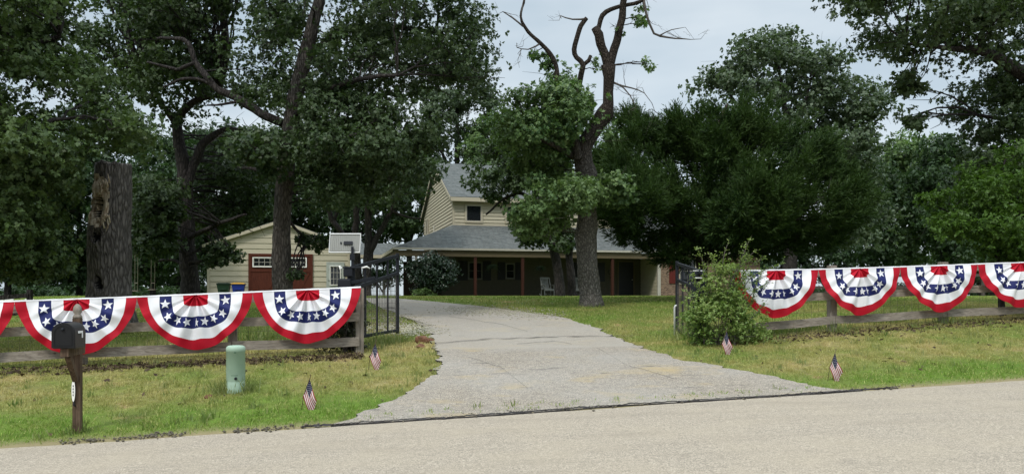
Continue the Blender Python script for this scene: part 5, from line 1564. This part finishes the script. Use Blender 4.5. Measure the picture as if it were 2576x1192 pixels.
def house():
    Z0 = 1.42
    root = thing('house', 'two storey cream house with grey shingle roof and shaded front porch', 'house', (-3.35, 44.0, Z0), AH)
    zE, zR = 7.15 - Z0, 9.62 - Z0 + .3            # upper eaves, ridge
    zP, zPe = 5.50 - Z0, 3.98 - Z0                # porch roof at the wall and at its eaves
    L, D = 9.46, 12.4
    # upper storey walls
    mb = MB(); lap(mb, (0, 0), (L, 0), zP - .25, zE - .1, (0, -1), .2, step=.045); mb.build('upper_wall', M['siding'], root)
    def gclip(z):
        if z <= zE - .1: return (0, 1)
        k = (z - (zE - .1)) / (zR - zE) * .5
        return (k, 1 - k)
    mb = MB(); lap(mb, (0, D), (0, 0), 2.6, zR - .12, (-1, 0), .2, gclip, step=.05); mb.box((-.03, 5.6, 2.6), (-.001, 5.66, zR - 1.3)); mb.build('gable_wall', M['siding'], root)
    mb = MB(); lap(mb, (L, 0), (L, D), 2.6, zR - .12, (1, 0), .2, gclip); mb.build('gable_wall', M['siding'], root)
    mb = MB(); mb.box((-.035, -.04, zP - .3), (.09, .07, zE - .12)); mb.box((L - .09, -.04, zP - .3), (L + .035, .07, zE - .12)); mb.box((.09, -.05, zE - .32), (L - .09, -.001, zE - .12)); mb.box((.09, -.045, zP - .12), (L - .09, -.001, zP + .06)); mb.build('corner_trim', M['trim'], root)
    mb = MB(); ov = .42; dz = ov * (zR - zE) / (D / 2)
    slab_roof(mb, [(-.22, -ov, zE - dz + .1), (L + .22, -ov, zE - dz + .1), (L + .22, D / 2, zR + .1), (-.22, D / 2, zR + .1)])
    slab_roof(mb, [(-.22, D / 2, zR + .1), (L + .22, D / 2, zR + .1), (L + .22, D + ov, zE - dz + .1), (-.22, D + ov, zE - dz + .1)])
    rf = mb.build('roof', M['shingle'], root)
    mb = MB()
    mb.box((-.2, -ov - .02, zE - dz - .16), (L + .2, -ov, zE - dz + .06)); mb.box((-.2, -ov, zE - dz - .14), (L + .2, -.02, zE - dz - .10))
    for v0, za, v1, zb in ((-ov, zE - dz, D / 2, zR), (D + ov, zE - dz, D / 2, zR)):
        mb.add([(-.245, v0, za - .12), (-.245, v0, za + .06), (-.245, v1, zb + .06), (-.245, v1, zb - .12), (-.222, v0, za - .12), (-.222, v0, za + .06), (-.222, v1, zb + .06), (-.222, v1, zb - .12)],
               [(0, 1, 2, 3), (7, 6, 5, 4), (0, 4, 5, 1), (1, 5, 6, 2), (2, 6, 7, 3), (3, 7, 4, 0)])
    mb.build('fascia', M['trim'], rf)
    for u0, u1 in ((.76, 1.62), (3.12, 3.98), (5.5, 6.36), (7.7, 8.56)):
        w = window(root, u0, u1, 5.72 - Z0, 6.62 - Z0, -.024, (1, 1), .09)
    window(root, 9.6, 10.25, 5.75 - Z0, 6.75 - Z0, -.03, (1, 1), .07, axis='v'); window(root, 10.5, 11.15, 5.75 - Z0, 6.75 - Z0, -.03, (1, 1), .07, axis='v')
    # porch and side roof: front slope with a hip, left slope
    UL, VE, VB, UR = -3.66, -2.8, 4.4, 18.0
    mb = MB()
    slab_roof(mb, [(UL, VE, zPe), (UR, VE, zPe), (UR, .0, zP), (0, .0, zP)], .10)
    slab_roof(mb, [(UL, VE, zPe), (0, 0, zP), (0, VB + 4, zP), (UL, VB, zPe)], .10)
    slab_roof(mb, [(L + .05, 0, zP), (UR, 0, zP), (UR, 4, zP + 1.6), (L + .05, 4, zP + 1.6)], .10)
    # link roof to the garage
    slab_roof(mb, [(-5.25, VB, zPe - .02), (UL, VB, zPe - .02), (UL + 1.75, VB + 1.9, zPe + .80), (-5.25, VB + 1.9, zPe + .80)], .10)
    slab_roof(mb, [(-5.25, VB + 1.9, zPe + .80), (UL + 1.75, VB + 1.9, zPe + .80), (UL, VB + 3.8, zPe - .02), (-5.25, VB + 3.8, zPe - .02)], .10)
    pr = mb.build('porch_roof', M['shingle'], root)
    mb = MB(); g_ = .09
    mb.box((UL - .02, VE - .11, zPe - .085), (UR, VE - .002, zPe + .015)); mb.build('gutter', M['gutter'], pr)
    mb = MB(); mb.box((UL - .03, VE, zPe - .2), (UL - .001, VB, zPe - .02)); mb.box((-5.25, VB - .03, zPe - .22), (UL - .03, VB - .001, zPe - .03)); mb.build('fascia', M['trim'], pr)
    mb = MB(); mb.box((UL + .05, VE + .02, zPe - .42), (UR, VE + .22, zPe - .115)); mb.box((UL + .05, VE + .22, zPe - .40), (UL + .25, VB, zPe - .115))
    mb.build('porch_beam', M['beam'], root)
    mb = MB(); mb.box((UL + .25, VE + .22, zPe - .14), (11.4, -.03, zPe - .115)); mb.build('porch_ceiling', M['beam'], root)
    # lower walls
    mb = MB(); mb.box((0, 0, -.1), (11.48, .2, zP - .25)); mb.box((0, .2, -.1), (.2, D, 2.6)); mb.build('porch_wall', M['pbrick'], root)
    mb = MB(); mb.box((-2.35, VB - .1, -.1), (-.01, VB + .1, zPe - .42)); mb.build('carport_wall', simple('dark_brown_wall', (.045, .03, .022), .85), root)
    mb = MB(); lap(mb, (11.48, 0), (11.48, -2.45), 0, zPe - .3, (-1, 0), .2); mb.build('side_wall', M['siding'], root)
    mb = MB(); mb.box((11.43, -2.56, -.05), (11.60, -2.42, zPe - .42)); mb.build('corner_board', M['gutter'], root)
    mb = MB(); mb.box((11.60, -2.50, -.1), (18, -2.3, zPe - .12)); mb.box((17.8, -2.3, -.1), (18, 10, zPe)); mb.build('brick_wall', M['rbrick'], root)
    mb = MB(); mb.box((12.15, -2.545, .75), (12.75, -2.502, 2.2), 0, None, .01); mb.build('shutter', simple('red_shutter', (.10, .012, .008), .6), root)
    window(root, 12.80, 13.8, .75, 2.2, -2.5, (2, 2), .06)
    mb = MB(); mb.box((-.2, VE + .1, -.14), (11.40, -.001, -.005)); mb.build('porch_floor', M['porch'], root)
    # windows with shutters
    for (a, b, z0_, z1_, s0, s1) in ((.87, 1.68, .98, 1.98, .28, 2.20), (3.07, 3.60, 1.02, 1.92, 2.60, 4.06), (7.75, 8.55, .95, 1.95, 7.1, 9.15)):
        window(root, a + .03, b - .03, z0_ + .03, z1_ - .03, -.002, (1, 2), .04, wmat='dim_frame', sash='dim_frame')
        for x0, x1 in ((s0, a - .04), (b + .04, s1)):
            mb = MB(); mb.box((x0, -.05, z0_ - .06), (x1, -.003, z1_ + .06))
            for z in np.arange(z0_, z1_, .06):
                mb.box((x0 + .04, -.062, z), (x1 - .04, -.0505, z + .035))
            mb.build('shutter', M['shutter'], root)
    # front door
    mb = MB(); mb.box((9.95, -.05, 0), (10.05, -.002, 2.16)); mb.box((10.98, -.05, 0), (11.08, -.002, 2.16)); mb.box((10.05, -.05, 2.06), (10.98, -.002, 2.16)); df = mb.build('door', M['beam'], root)
    mb = MB(); mb.box((10.05, -.03, .01), (10.98, -.003, 2.06)); mb.build('leaf', M['shutter'], df)
    mb = MB(); mb.lathe([(.02, 0), (.035, .02), (.03, .05), (.005, .06)], n=12); ho = mb.build('handle', M['gutter'], df, True); ho.location = (10.9, -.03, 1.0); ho.rotation_euler = (R(90), 0, 0)
    # porch posts, wall bracket, downspout
    for u in (.75, 3.38, 8.55 + .05):
        mb = MB(); mb.box((u - .075, VE + .05, -.05), (u + .075, VE + .20, zPe - .42), 0, None, .008); mb.build('porch_post', M['cedar_post'], root)
    mb = MB(); mb.box((-2.50, VE + .05, -.05), (-2.36, VE + .19, zPe - .42), 0, None, .008); mb.build('porch_post', M['gutter'], root)
    mb = MB(); mb.tube([(-1.7, VE - .06, zPe - .08), (-1.72, VE - .02, zPe - .25), (-2.32, VE + .02, zPe - .95), (-2.34, VE + .02, 0)], .045, 8); mb.build('downspout', M['gutter'], root)
    mb = MB(); mb.tube([(9.5 + .13 * math.cos(a), -.06, 1.45 + .13 * math.sin(a)) for a in np.linspace(R(40), R(320), 18)], .02, 6); mb.tube([(9.52, -.06, 1.18), (9.52, -.06, 1.05)], .03, 6); mb.build('wall_ornament', M['shutter'], root)
    # vent pipe on the left slope
    mb = MB(); mb.tube([(-.75, 2.4, zP - .5), (-.75, 2.4, zP + .15)], .04, 8); mb.build('vent_pipe', M['gutter'], root)
    return root
HOUSE = house()

def HW(u, v, z=0):
    return Vector((-3.35 + u * math.cos(AH) - v * math.sin(AH), 44 + u * math.sin(AH) + v * math.cos(AH), 1.42 + z))

def garage():
    root = thing('garage', 'cream gabled garage with red brown cedar carriage doors', 'garage', (-18.6, 47.3, 1.42), AH)
    Wd, D, zE, zR = 8.5, 8.0, 3.15, 4.66
    def gclip(z):
        if z <= zE: return (0, 1)
        k = (z - zE) / (zR - zE) * .5
        return (k, 1 - k)
    mb = MB(); lap(mb, (0, .03), (Wd, .03), -.1, zR - .03, (0, -1), .34, gclip, step=.038); mb.build('front_wall', M['siding'], root)
    mb = MB(); lap(mb, (0, D), (0, 0), -.1, zE, (-1, 0), .34); lap(mb, (Wd, 0), (Wd, D), -.1, zE, (1, 0), .34); lap(mb, (Wd, D), (0, D), -.1, zR - .05, (0, 1), .34, gclip); mb.build('side_wall', M['siding'], root)
    mb = MB(); ov = .3; sl_ = (zR - zE) / (Wd / 2)
    slab_roof(mb, [(-ov, -.25, zE - ov * sl_ + .12), (Wd / 2, -.25, zR + .12), (Wd / 2, D + .25, zR + .12), (-ov, D + .25, zE - ov * sl_ + .12)], .1)
    slab_roof(mb, [(Wd / 2, -.25, zR + .12), (Wd + ov, -.25, zE - ov * sl_ + .12), (Wd + ov, D + .25, zE - ov * sl_ + .12), (Wd / 2, D + .25, zR + .12)], .1)
    rf = mb.build('roof', M['shingle'], root)
    mb = MB()
    for u0, za, u1, zb in ((-ov, zE - ov * sl_, Wd / 2, zR), (Wd + ov, zE - ov * sl_, Wd / 2, zR)):
        mb.add([(u0, -.28, za - .10), (u0, -.28, za + .09), (u1, -.28, zb + .09), (u1, -.28, zb - .10), (u0, -.252, za - .10), (u0, -.252, za + .09), (u1, -.252, zb + .09), (u1, -.252, zb - .10)],
               [(0, 1, 2, 3), (7, 6, 5, 4), (0, 4, 5, 1), (1, 5, 6, 2), (2, 6, 7, 3), (3, 7, 4, 0)])
    mb.build('fascia', M['trim'], rf)
    mb = MB(); mb.box((-.04, -.045, -.1), (.11, .1, zE - .02)); mb.box((Wd - .11, -.045, -.1), (Wd + .04, .1, zE - .02)); mb.build('corner_trim', M['trim'], root)
    # carriage doors
    a, b, zt = 2.36, 6.22, 2.65
    mb = MB(); mb.box((a, -.05, -.05), (b, -.031, zt)); mb.box((a, -.085, zt - .16), (b, -.051, zt)); mb.box((a, -.085, -.05), (a + .14, -.051, zt - .16)); mb.box((b - .14, -.085, -.05), (b, -.051, zt - .16)); c = (a + b) / 2
    mb.box((c - .12, -.085, -.05), (c + .12, -.051, zt - .16)); mb.box((a + .14, -.08, 1.52), (c - .12, -.051, 1.68)); mb.box((c + .12, -.08, 1.52), (b - .14, -.051, 1.68))
    for x0, x1, s in ((a + .14, c - .12, 1), (c + .12, b - .14, -1)):
        m_ = (x0 + x1) / 2
        mb.beam((x0 + .1, -.0655, 1.46), (m_ - .03, -.0655, .1), .024, .12, up=(0, 0, 1)); mb.beam((x1 - .1, -.0655, 1.46), (m_ + .03, -.0655, .1), .024, .12, up=(0, 0, 1))
    for x in np.arange(a + .2, b - .14, .18):
        mb.box((x, -.0535, -.05), (x + .012, -.0505, 1.52))
    dr = mb.build('garage_door', M['cedar_door'], root)
    for x0, x1 in ((a + .30, c - .32), (c + .22, b - .42)):
        window(dr, x0, x1, 1.86, 2.38, -.052, (4, 2), .05, wmat='white')
    # side door
    mb = MB(); mb.box((7.05, -.06, -.05), (7.15, -.031, 2.17)); mb.box((8.06, -.06, -.05), (8.16, -.031, 2.17)); mb.box((7.15, -.06, 2.07), (8.06, -.031, 2.17)); mb.box((7.15, -.05, -.05), (8.06, -.031, 2.07))
    d2 = mb.build('side_door', simple('grey_green_door', (.34, .36, .32), .5), root)
    window(d2, 7.29, 7.92, .72, 1.9, -.051, (3, 3), .03, wmat='white')
    mb = MB(); mb.lathe([(.02, 0), (.035, .02), (.03, .05), (.005, .06)], n=12); ho = mb.build('handle', M['black'], d2, True); ho.location = (7.21, -.05, 1.0); ho.rotation_euler = (R(90), 0, 0)
garage()

def wheelie_bin(label, pxc, top, Z, body, lid):
    p = W(pxc, 740, Z); g = Gf(p.x, p.y); h = W(0, top, Z).z - g
    root = thing('wheelie_bin', label, 'trash bin', (p.x, p.y, g), AH, 'bins beside the garage')
    mb = MB(); w0, w1, d0, d1 = .26, .36, .28, .38
    vs = [(-w0, -d0, .06), (w0, -d0, .06), (w0, d0, .06), (-w0, d0, .06), (-w1, -d1, h - .1), (w1, -d1, h - .1), (w1, d1, h - .1), (-w1, d1, h - .1)]
    mb.add([Vector(v) for v in vs], [(3, 2, 1, 0), (4, 5, 6, 7), (0, 1, 5, 4), (1, 2, 6, 5), (2, 3, 7, 6), (3, 0, 4, 7)]); mb.box((-w1 - .02, -d1 - .02, h - .14), (w1 + .02, d1 + .02, h - .09), 0, None, .01); mb.box((-.17, -d1 - .02, h - .42), (.17, -d1 + .06, h - .36), 0, None, .01)
    mb.build('body', body, root)
    mb = MB(); mb.box((-w1 - .03, -d1 - .05, h - .088), (w1 + .03, d1 + .03, h - .03), 0, None, .02); mb.box((-w1 + .06, -d1 + .05, h - .04), (w1 - .06, d1 - .06, h), 0, None, .02); mb.build('lid', lid, root)
    for x in (-.28, .28):
        mb = MB(); mb.lathe([(.02, -.03), (.11, -.03), (.12, 0), (.11, .03), (.02, .03)], n=18); o = mb.build('wheel', M['black'], root, True); o.location = (x, .33, .11); o.rotation_euler = (0, R(90), 0)
wheelie_bin('dark green wheelie bin at the left end of the garage', 563, 711, 46, simple('green_bin', (.012, .035, .018), .5), simple('green_lid', (.008, .022, .013), .5))
wheelie_bin('blue wheelie bin with a yellow lid beside the garage doors', 600, 711, 46.2, simple('blue_bin', (.012, .03, .22), .5), simple('yellow_lid', (.55, .30, .03), .5))

def rocker(label, px, v):
    u = 0
    for k in range(400):
        u = k * .03; p = HW(u, v)
        if CX + F * p.x / p.y > px: break
    p = HW(u, v); 
    root = thing('rocking_chair', label, 'chair', (p.x, p.y, 1.42 - .0), AH + R(6), 'porch rocking chairs')
    mt = simple('grey_white_chair', (.15, .155, .14), .6)
    for s in (-1, 1):
        mb = MB(); mb.box((s * .28 - .02, -.26, .03), (s * .28 + .02, -.22, .62)); mb.build('leg', mt, root)
        mb = MB(); mb.box((s * .28 - .02, .20, .03), (s * .28 + .02, .24, .60)); mb.build('leg', mt, root)
        mb = MB(); mb.beam((s * .29, -.30, .64), (s * .29, .28, .62), .075, .025); mb.build('armrest', mt, root)
        mb = MB(); pts = [(s * .28, y, .015 + .12 * (y / .45) ** 2) for y in np.linspace(-.45, .5, 9)]
        for a, b in zip(pts[:-1], pts[1:]): mb.beam(a, b, .03, .04)
        mb.build('rocker', mt, root)
    mb = MB()
    for y in np.arange(-.27, .22, .075): mb.box((-.26, y, .40), (.26, y + .055, .425))
    mb.box((-.28, -.285, .33), (.28, -.262, .42)); mb.build('seat', mt, root)
    mb = MB()
    for x in np.arange(-.23, .22, .075): mb.beam((x, .2, .40), (x, .42, 1.02), .045, .018, up=(0, 1, 0))
    mb.beam((-.28, .42, 1.04), (.28, .42, 1.04), .03, .09); mb.beam((-.28, .22, .46), (.28, .22, .46), .025, .05)
    for s in (-1, 1): mb.beam((s * .27, .2, .40), (s * .27, .43, 1.06), .04, .03, up=(0, 1, 0))
    mb.build('backrest', mt, root)
rocker('pale rocking chair on the porch left of the twin dark trunks', 1377, -2.3)
rocker('pale rocking chair half hidden behind the pale oak trunk', 1452, -2.0)

def hanging_fern(label, px, py, seed):
    u = 0; v = -2.45
    for k in range(400):
        u = k * .03; p = HW(u, v)
        if CX + F * p.x / p.y > px: break
    p = HW(u, v); z = W(0, py, p.y).z
    root = thing('hanging_fern', label, 'hanging plant', (p.x, p.y, z), 0, 'hanging ferns on the porch')
    mb = MB(); mb.lathe([(.10, -.16), (.15, -.02), (.16, 0), (.13, 0)], n=16); mb.build('basket', M['shutter'], root)
    mb = MB()
    for a in (0, 2.1, 4.2): mb.tube([(.15 * math.cos(a), .15 * math.sin(a), 0), (0, 0, .5)], .004, 4)
    mb.build('hanger', M['shutter'], root)
    r2 = np.random.default_rng(seed); n = 90
    bs, ds, nr, sz = [], [], [], []
    for _ in range(n):
        a = r2.uniform(0, 6.28); l = r2.uniform(.25, .5); up = r2.uniform(-.2, .8)
        for k in range(9):
            q = k / 9; pos = np.array([math.cos(a) * l * q, math.sin(a) * l * q, up * l * q - .9 * l * q * q])
            for s in (-1, 1):
                bs.append(pos); ds.append((math.cos(a) * .4 - s * math.sin(a), math.sin(a) * .4 + s * math.cos(a), -.3)); nr.append((r2.normal(0, .4), r2.normal(0, .4), 1)); sz.append(.09 * (1 - .6 * q))
    V, Lp, Nf = leaf_faces(np.array(bs), unit(np.array(ds)), unit(np.array(nr)), np.array(sz), 'needle')
    np_mesh('foliage', V, 0, Lp, Nf, M['leaf_holly'], root)
hanging_fern('hanging fern basket between the two left porch windows', 1238, 668, 1)
hanging_fern('hanging fern basket above the pale rocking chair', 1357, 672, 2)

# ------------------------------------------------------------------ shrubs
def bush(name, label, foot, parts, leafmat, stems, cat='bush', stem_r=.006):
    root = thing(name, label, cat, foot)
    Vs, Ls, Ns, off = [], [], [], 0
    tb = MB()
    for (C, rc, per, nl, size, shape) in parts:
        V, Lp, Nf = foliage(C, rc, per, nl, size, shape)
        Vs.append(V); Ls.append(Lp + off); Ns.append(Nf); off += len(V)
        for c in C:
            if random.random() < .35:
                q = Vector(foot) + Vector((random.gauss(0, .15), random.gauss(0, .1), 0)); e = Vector(c)
                tb.tube([q, q.lerp(e, .5) + Vector((random.gauss(0, .06), random.gauss(0, .06), .08)), e], [stem_r * 1.6, stem_r, stem_r * .5], 5, cap=False)
    for pts, nleaf, size in stems:
        pts = [Vector(p) for p in pts]
        pp, rr = refine(pts, [stem_r * 1.3] * (len(pts) - 1) + [stem_r * .3], .06, .02, 3.3)
        tb.tube(pp, rr, 5, cap=False)
        b, dd, nr, sz = [], [], [], []
        for i in range(nleaf):
            k = random.uniform(.1, 1) * (len(pp) - 1); j = min(int(k), len(pp) - 2)
            q = pp[j].lerp(pp[j + 1], k - j); ax = (pp[j + 1] - pp[j]).normalized()
            sd = Vector((random.gauss(0, 1), random.gauss(0, 1), random.gauss(0, .6))).normalized()
            # small side twigs
            L = random.uniform(.03, .16); e = q + (sd + ax * .5).normalized() * L
            tb.tube([q, e], [stem_r * .35, stem_r * .2], 3, cap=False)
            for m in range(5):
                b.append(q.lerp(e, m / 4)); dd.append((ax * .4 + Vector((random.gauss(0, 1), random.gauss(0, 1), random.gauss(0, .7)))).normalized()); nr.append(Vector((random.gauss(0, .5), random.gauss(0, .5), 1)).normalized()); sz.append(size * random.uniform(.6, 1.2))
        V, Lp, Nf = leaf_faces(np.array([tuple(v) for v in b]), np.array([tuple(v) for v in dd]), np.array([tuple(v) for v in nr]), np.array(sz), 'kite')
        Vs.append(V); Ls.append(Lp + off); Ns.append(Nf); off += len(V)
    inv = Matrix.Translation(-Vector(foot))
    o = tb.build('stem', M['twig'], root, True); o.matrix_parent_inverse = inv
    o = np_mesh('foliage', np.concatenate(Vs), 0, np.concatenate(Ls), np.concatenate(Ns), leafmat, root); o.matrix_parent_inverse = inv
    return root
random.seed(77)
zs = z_at(1800, 13.45)
ft = W(1810, 850, zs); ft.z = Gf(ft.x, ft.y)
Cs = clumps([(1722, 760), (1750, 735), (1785, 690), (1815, 655), (1845, 655), (1865, 700), (1880, 760), (1905, 810), (1950, 850), (1850, 868), (1740, 862), (1716, 800)], zs, .45, .17, 3.6)
def sp(*a): return [W(x, y, zs + dz) for x, y, dz in a]
bush('thorny_shrub', 'overgrown leafy shrub with long arching shoots at the right fence end', ft,
     [(Cs, .22, 30, 5, .05, 'kite')], M['leaf_shrub'],
     [(sp((1815, 800, 0), (1835, 720, -.1), (1865, 650, -.15), (1892, 592, -.2)), 46, .045), (sp((1790, 780, 0), (1780, 700, -.1), (1765, 650, -.15), (1752, 622, -.2)), 34, .045), (sp((1800, 790, 0), (1812, 700, 0), (1822, 640, 0), (1835, 605, .05)), 34, .042),
      (sp((1850, 780, 0), (1880, 710, -.1), (1920, 680, -.2), (1968, 660, -.25)), 40, .042), (sp((1840, 760, 0), (1870, 690, -.1), (1900, 660, -.2), (1925, 650, -.25)), 34, .042), (sp((1770, 800, 0), (1745, 760, -.1), (1725, 730, -.15)), 30, .042),
      (sp((1860, 790, -.1), (1890, 760, -.2), (1900, 720, -.25), (1915, 690, -.25)), 40, .042), (sp((1830, 740, -.1), (1850, 690, -.2), (1880, 650, -.2), (1900, 630, -.2)), 36, .042), (sp((1870, 820, -.2), (1900, 790, -.3), (1925, 760, -.3)), 26, .04), (sp((1790, 740, -.1), (1776, 690, -.2), (1772, 670, -.2)), 30, .042), (sp((1845, 730, -.2), (1875, 700, -.3), (1892, 690, -.3)), 30, .042), (sp((1830, 780, 0), (1848, 700, -.1), (1872, 640, -.15), (1880, 612, -.2)), 44, .05), (sp((1805, 780, 0), (1800, 690, -.1), (1792, 640, -.15)), 40, .05), (sp((1850, 800, -.1), (1890, 740, -.25), (1930, 710, -.3)), 40, .045), (sp((1780, 790, 0), (1757, 720, -.1), (1740, 690, -.15)), 36, .045)], 'shrub')
# dark vine behind the left fence end
zv = z_at(870, 14.05); fv = W(870, 870, zv); fv.z = Gf(fv.x, fv.y)
Cv = clumps([(790, 880), (830, 800), (870, 745), (905, 735), (915, 800), (918, 880)], zv, .2, .12, 3.2)
bush('vine', 'dark tangled vine behind the end of the left fence', fv, [(Cv, .14, 22, 4, .05, 'kite')], M['leaf_vine'], [], 'vine')
# holly by the porch
ph = W(1085, 744, 40.3); ph.z = Gf(ph.x, ph.y)
Ch = clumps([(1022, 700), (1030, 660), (1060, 640), (1090, 634), (1125, 645), (1148, 680), (1145, 710), (1120, 732), (1050, 735), (1028, 725)], 40.3, 1.0, .35, 5)
bush('round_bush', 'dark rounded evergreen bush at the left end of the porch', ph, [(Ch, .36, 46, 5, .10, 'kite')], M['leaf_holly'], [], 'bush', .02)
# low weeds against the house
pw = W(1065, 748, 40); pw.z = Gf(pw.x, pw.y)
Cw = clumps([(1030, 748), (1035, 728), (1070, 722), (1095, 735), (1100, 748)], 39.6, .3, .18, 3)
bush('weed_patch', 'low green weeds at the foot of the porch downspout', pw, [(Cw, .2, 16, 4, .08, 'kite')], M['leaf_mid'], [], 'weeds')

# ------------------------------------------------------------------ distant fences, swing, white panel
def far_fence(label, pa, pb, h, rails, n, mat, name='pasture_fence'):
    root = thing(name, label, 'fence', (pa.x, pa.y, 0)); root.location = (0, 0, 0)
    pts = [pa.lerp(pb, k / (n - 1)) for k in range(n)]
    for q in pts:
        q.z = Gf(q.x, q.y)
        mb = MB(); mb.box((q.x - .06, q.y - .06, q.z - .2), (q.x + .06, q.y + .06, q.z + h + .05)); mb.build('post', mat, root)
    for a, b in zip(pts[:-1], pts[1:]):
        for f in rails:
            mb = MB(); mb.beam(a + Vector((0, -.08, h * f)), b + Vector((0, -.08, h * f)), .035, .13); mb.build('rail', mat, root)
far_fence('distant dark two rail fence across the pasture on the right', W(1930, 740, 40), W(2640, 740, 37), 1.15, (.92, .42), 10, simple('far_fence_wood', (.075, .062, .052), .9))
far_fence('distant dark rail fence at the left in front of the white panel', W(-160, 740, 21.5), W(75, 740, 22.5), .85, (.86, .3), 3, M['bark_dark'])
# pale panels behind it
def white_panel():
    a, b = W(-40, 815, 24.5), W(66, 815, 24.5); g = Gf(b.x, b.y)
    root = thing('white_panel_fence', 'white panelled screen seen low at the left edge under the bunting', 'screen', (a.x, a.y, g))
    L = (b - a).length; mb = MB()
    for x in np.arange(0, L, .32): mb.box((x, 0, .02), (x + .29, .03, .52 + .05 * math.sin(x * 5)), 0, None, .006)
    mb.box((-.02, .031, .12), (L, .06, .18)); mb.box((-.02, .031, .40), (L, .06, .46)); mb.build('panel', M['white'], root)
white_panel()
# pale picket railing seen through the breezeway
def yard_rail():
    a, b = HW(-5.0, 5.6), HW(-2.4, 5.6)
    root = thing('yard_railing', 'grey metal picket railing across the breezeway behind the gate', 'railing', a, AH)
    L = (b - a).length; mb = MB()
    mb.tube([(0, 0, 1.0), (L, 0, 1.0)], .02, 6); mb.tube([(0, 0, .1), (L, 0, .1)], .02, 6)
    for x in np.arange(0, L, .22): mb.tube([(x, 0, 0), (x, 0, 1.0)], .014, 5)
    mb.build('railing', simple('grey_steel', (.40, .42, .40), .4, .5, .3), root)
yard_rail()
def swing(label, pxs, Z):
    x0 = W(pxs[0], 712, Z); x1 = W(pxs[1], 712, Z); top = W(0, 600, Z).z; g = Gf(x0.x, x0.y)
    root = thing('rope_swing', label, 'swing', (x0.x, x0.y, g), 0, 'rope swings under the oak')
    w = (x1 - x0).length
    for x in (0, w):
        mb = MB(); mb.tube([(x, 0, .55), (x, .02, (top - g) * .6), (x * .95, 0, top - g)], .012, 5); mb.build('rope', simple('rope', (.12, .12, .08), .9), root)
    mb = MB(); mb.box((-.06, -.1, .52), (w + .06, .1, .55), 0, None, .005); mb.build('seat', M['fence_post'], root)
    mb = MB(); mb.tube([(0, 0, W(0, 712, Z).z - g), (w, 0, W(0, 712, Z).z - g)], .012, 5); mb.build('crossbar', M['fence_post'], root)
swing('rope swing hanging just right of the broken stump', (339, 346), 24.5)
swing('rope swing hanging left of the dark trunked oak', (380, 389), 24.5)
print('verts', sum(len(m.vertices) for m in bpy.data.meshes))
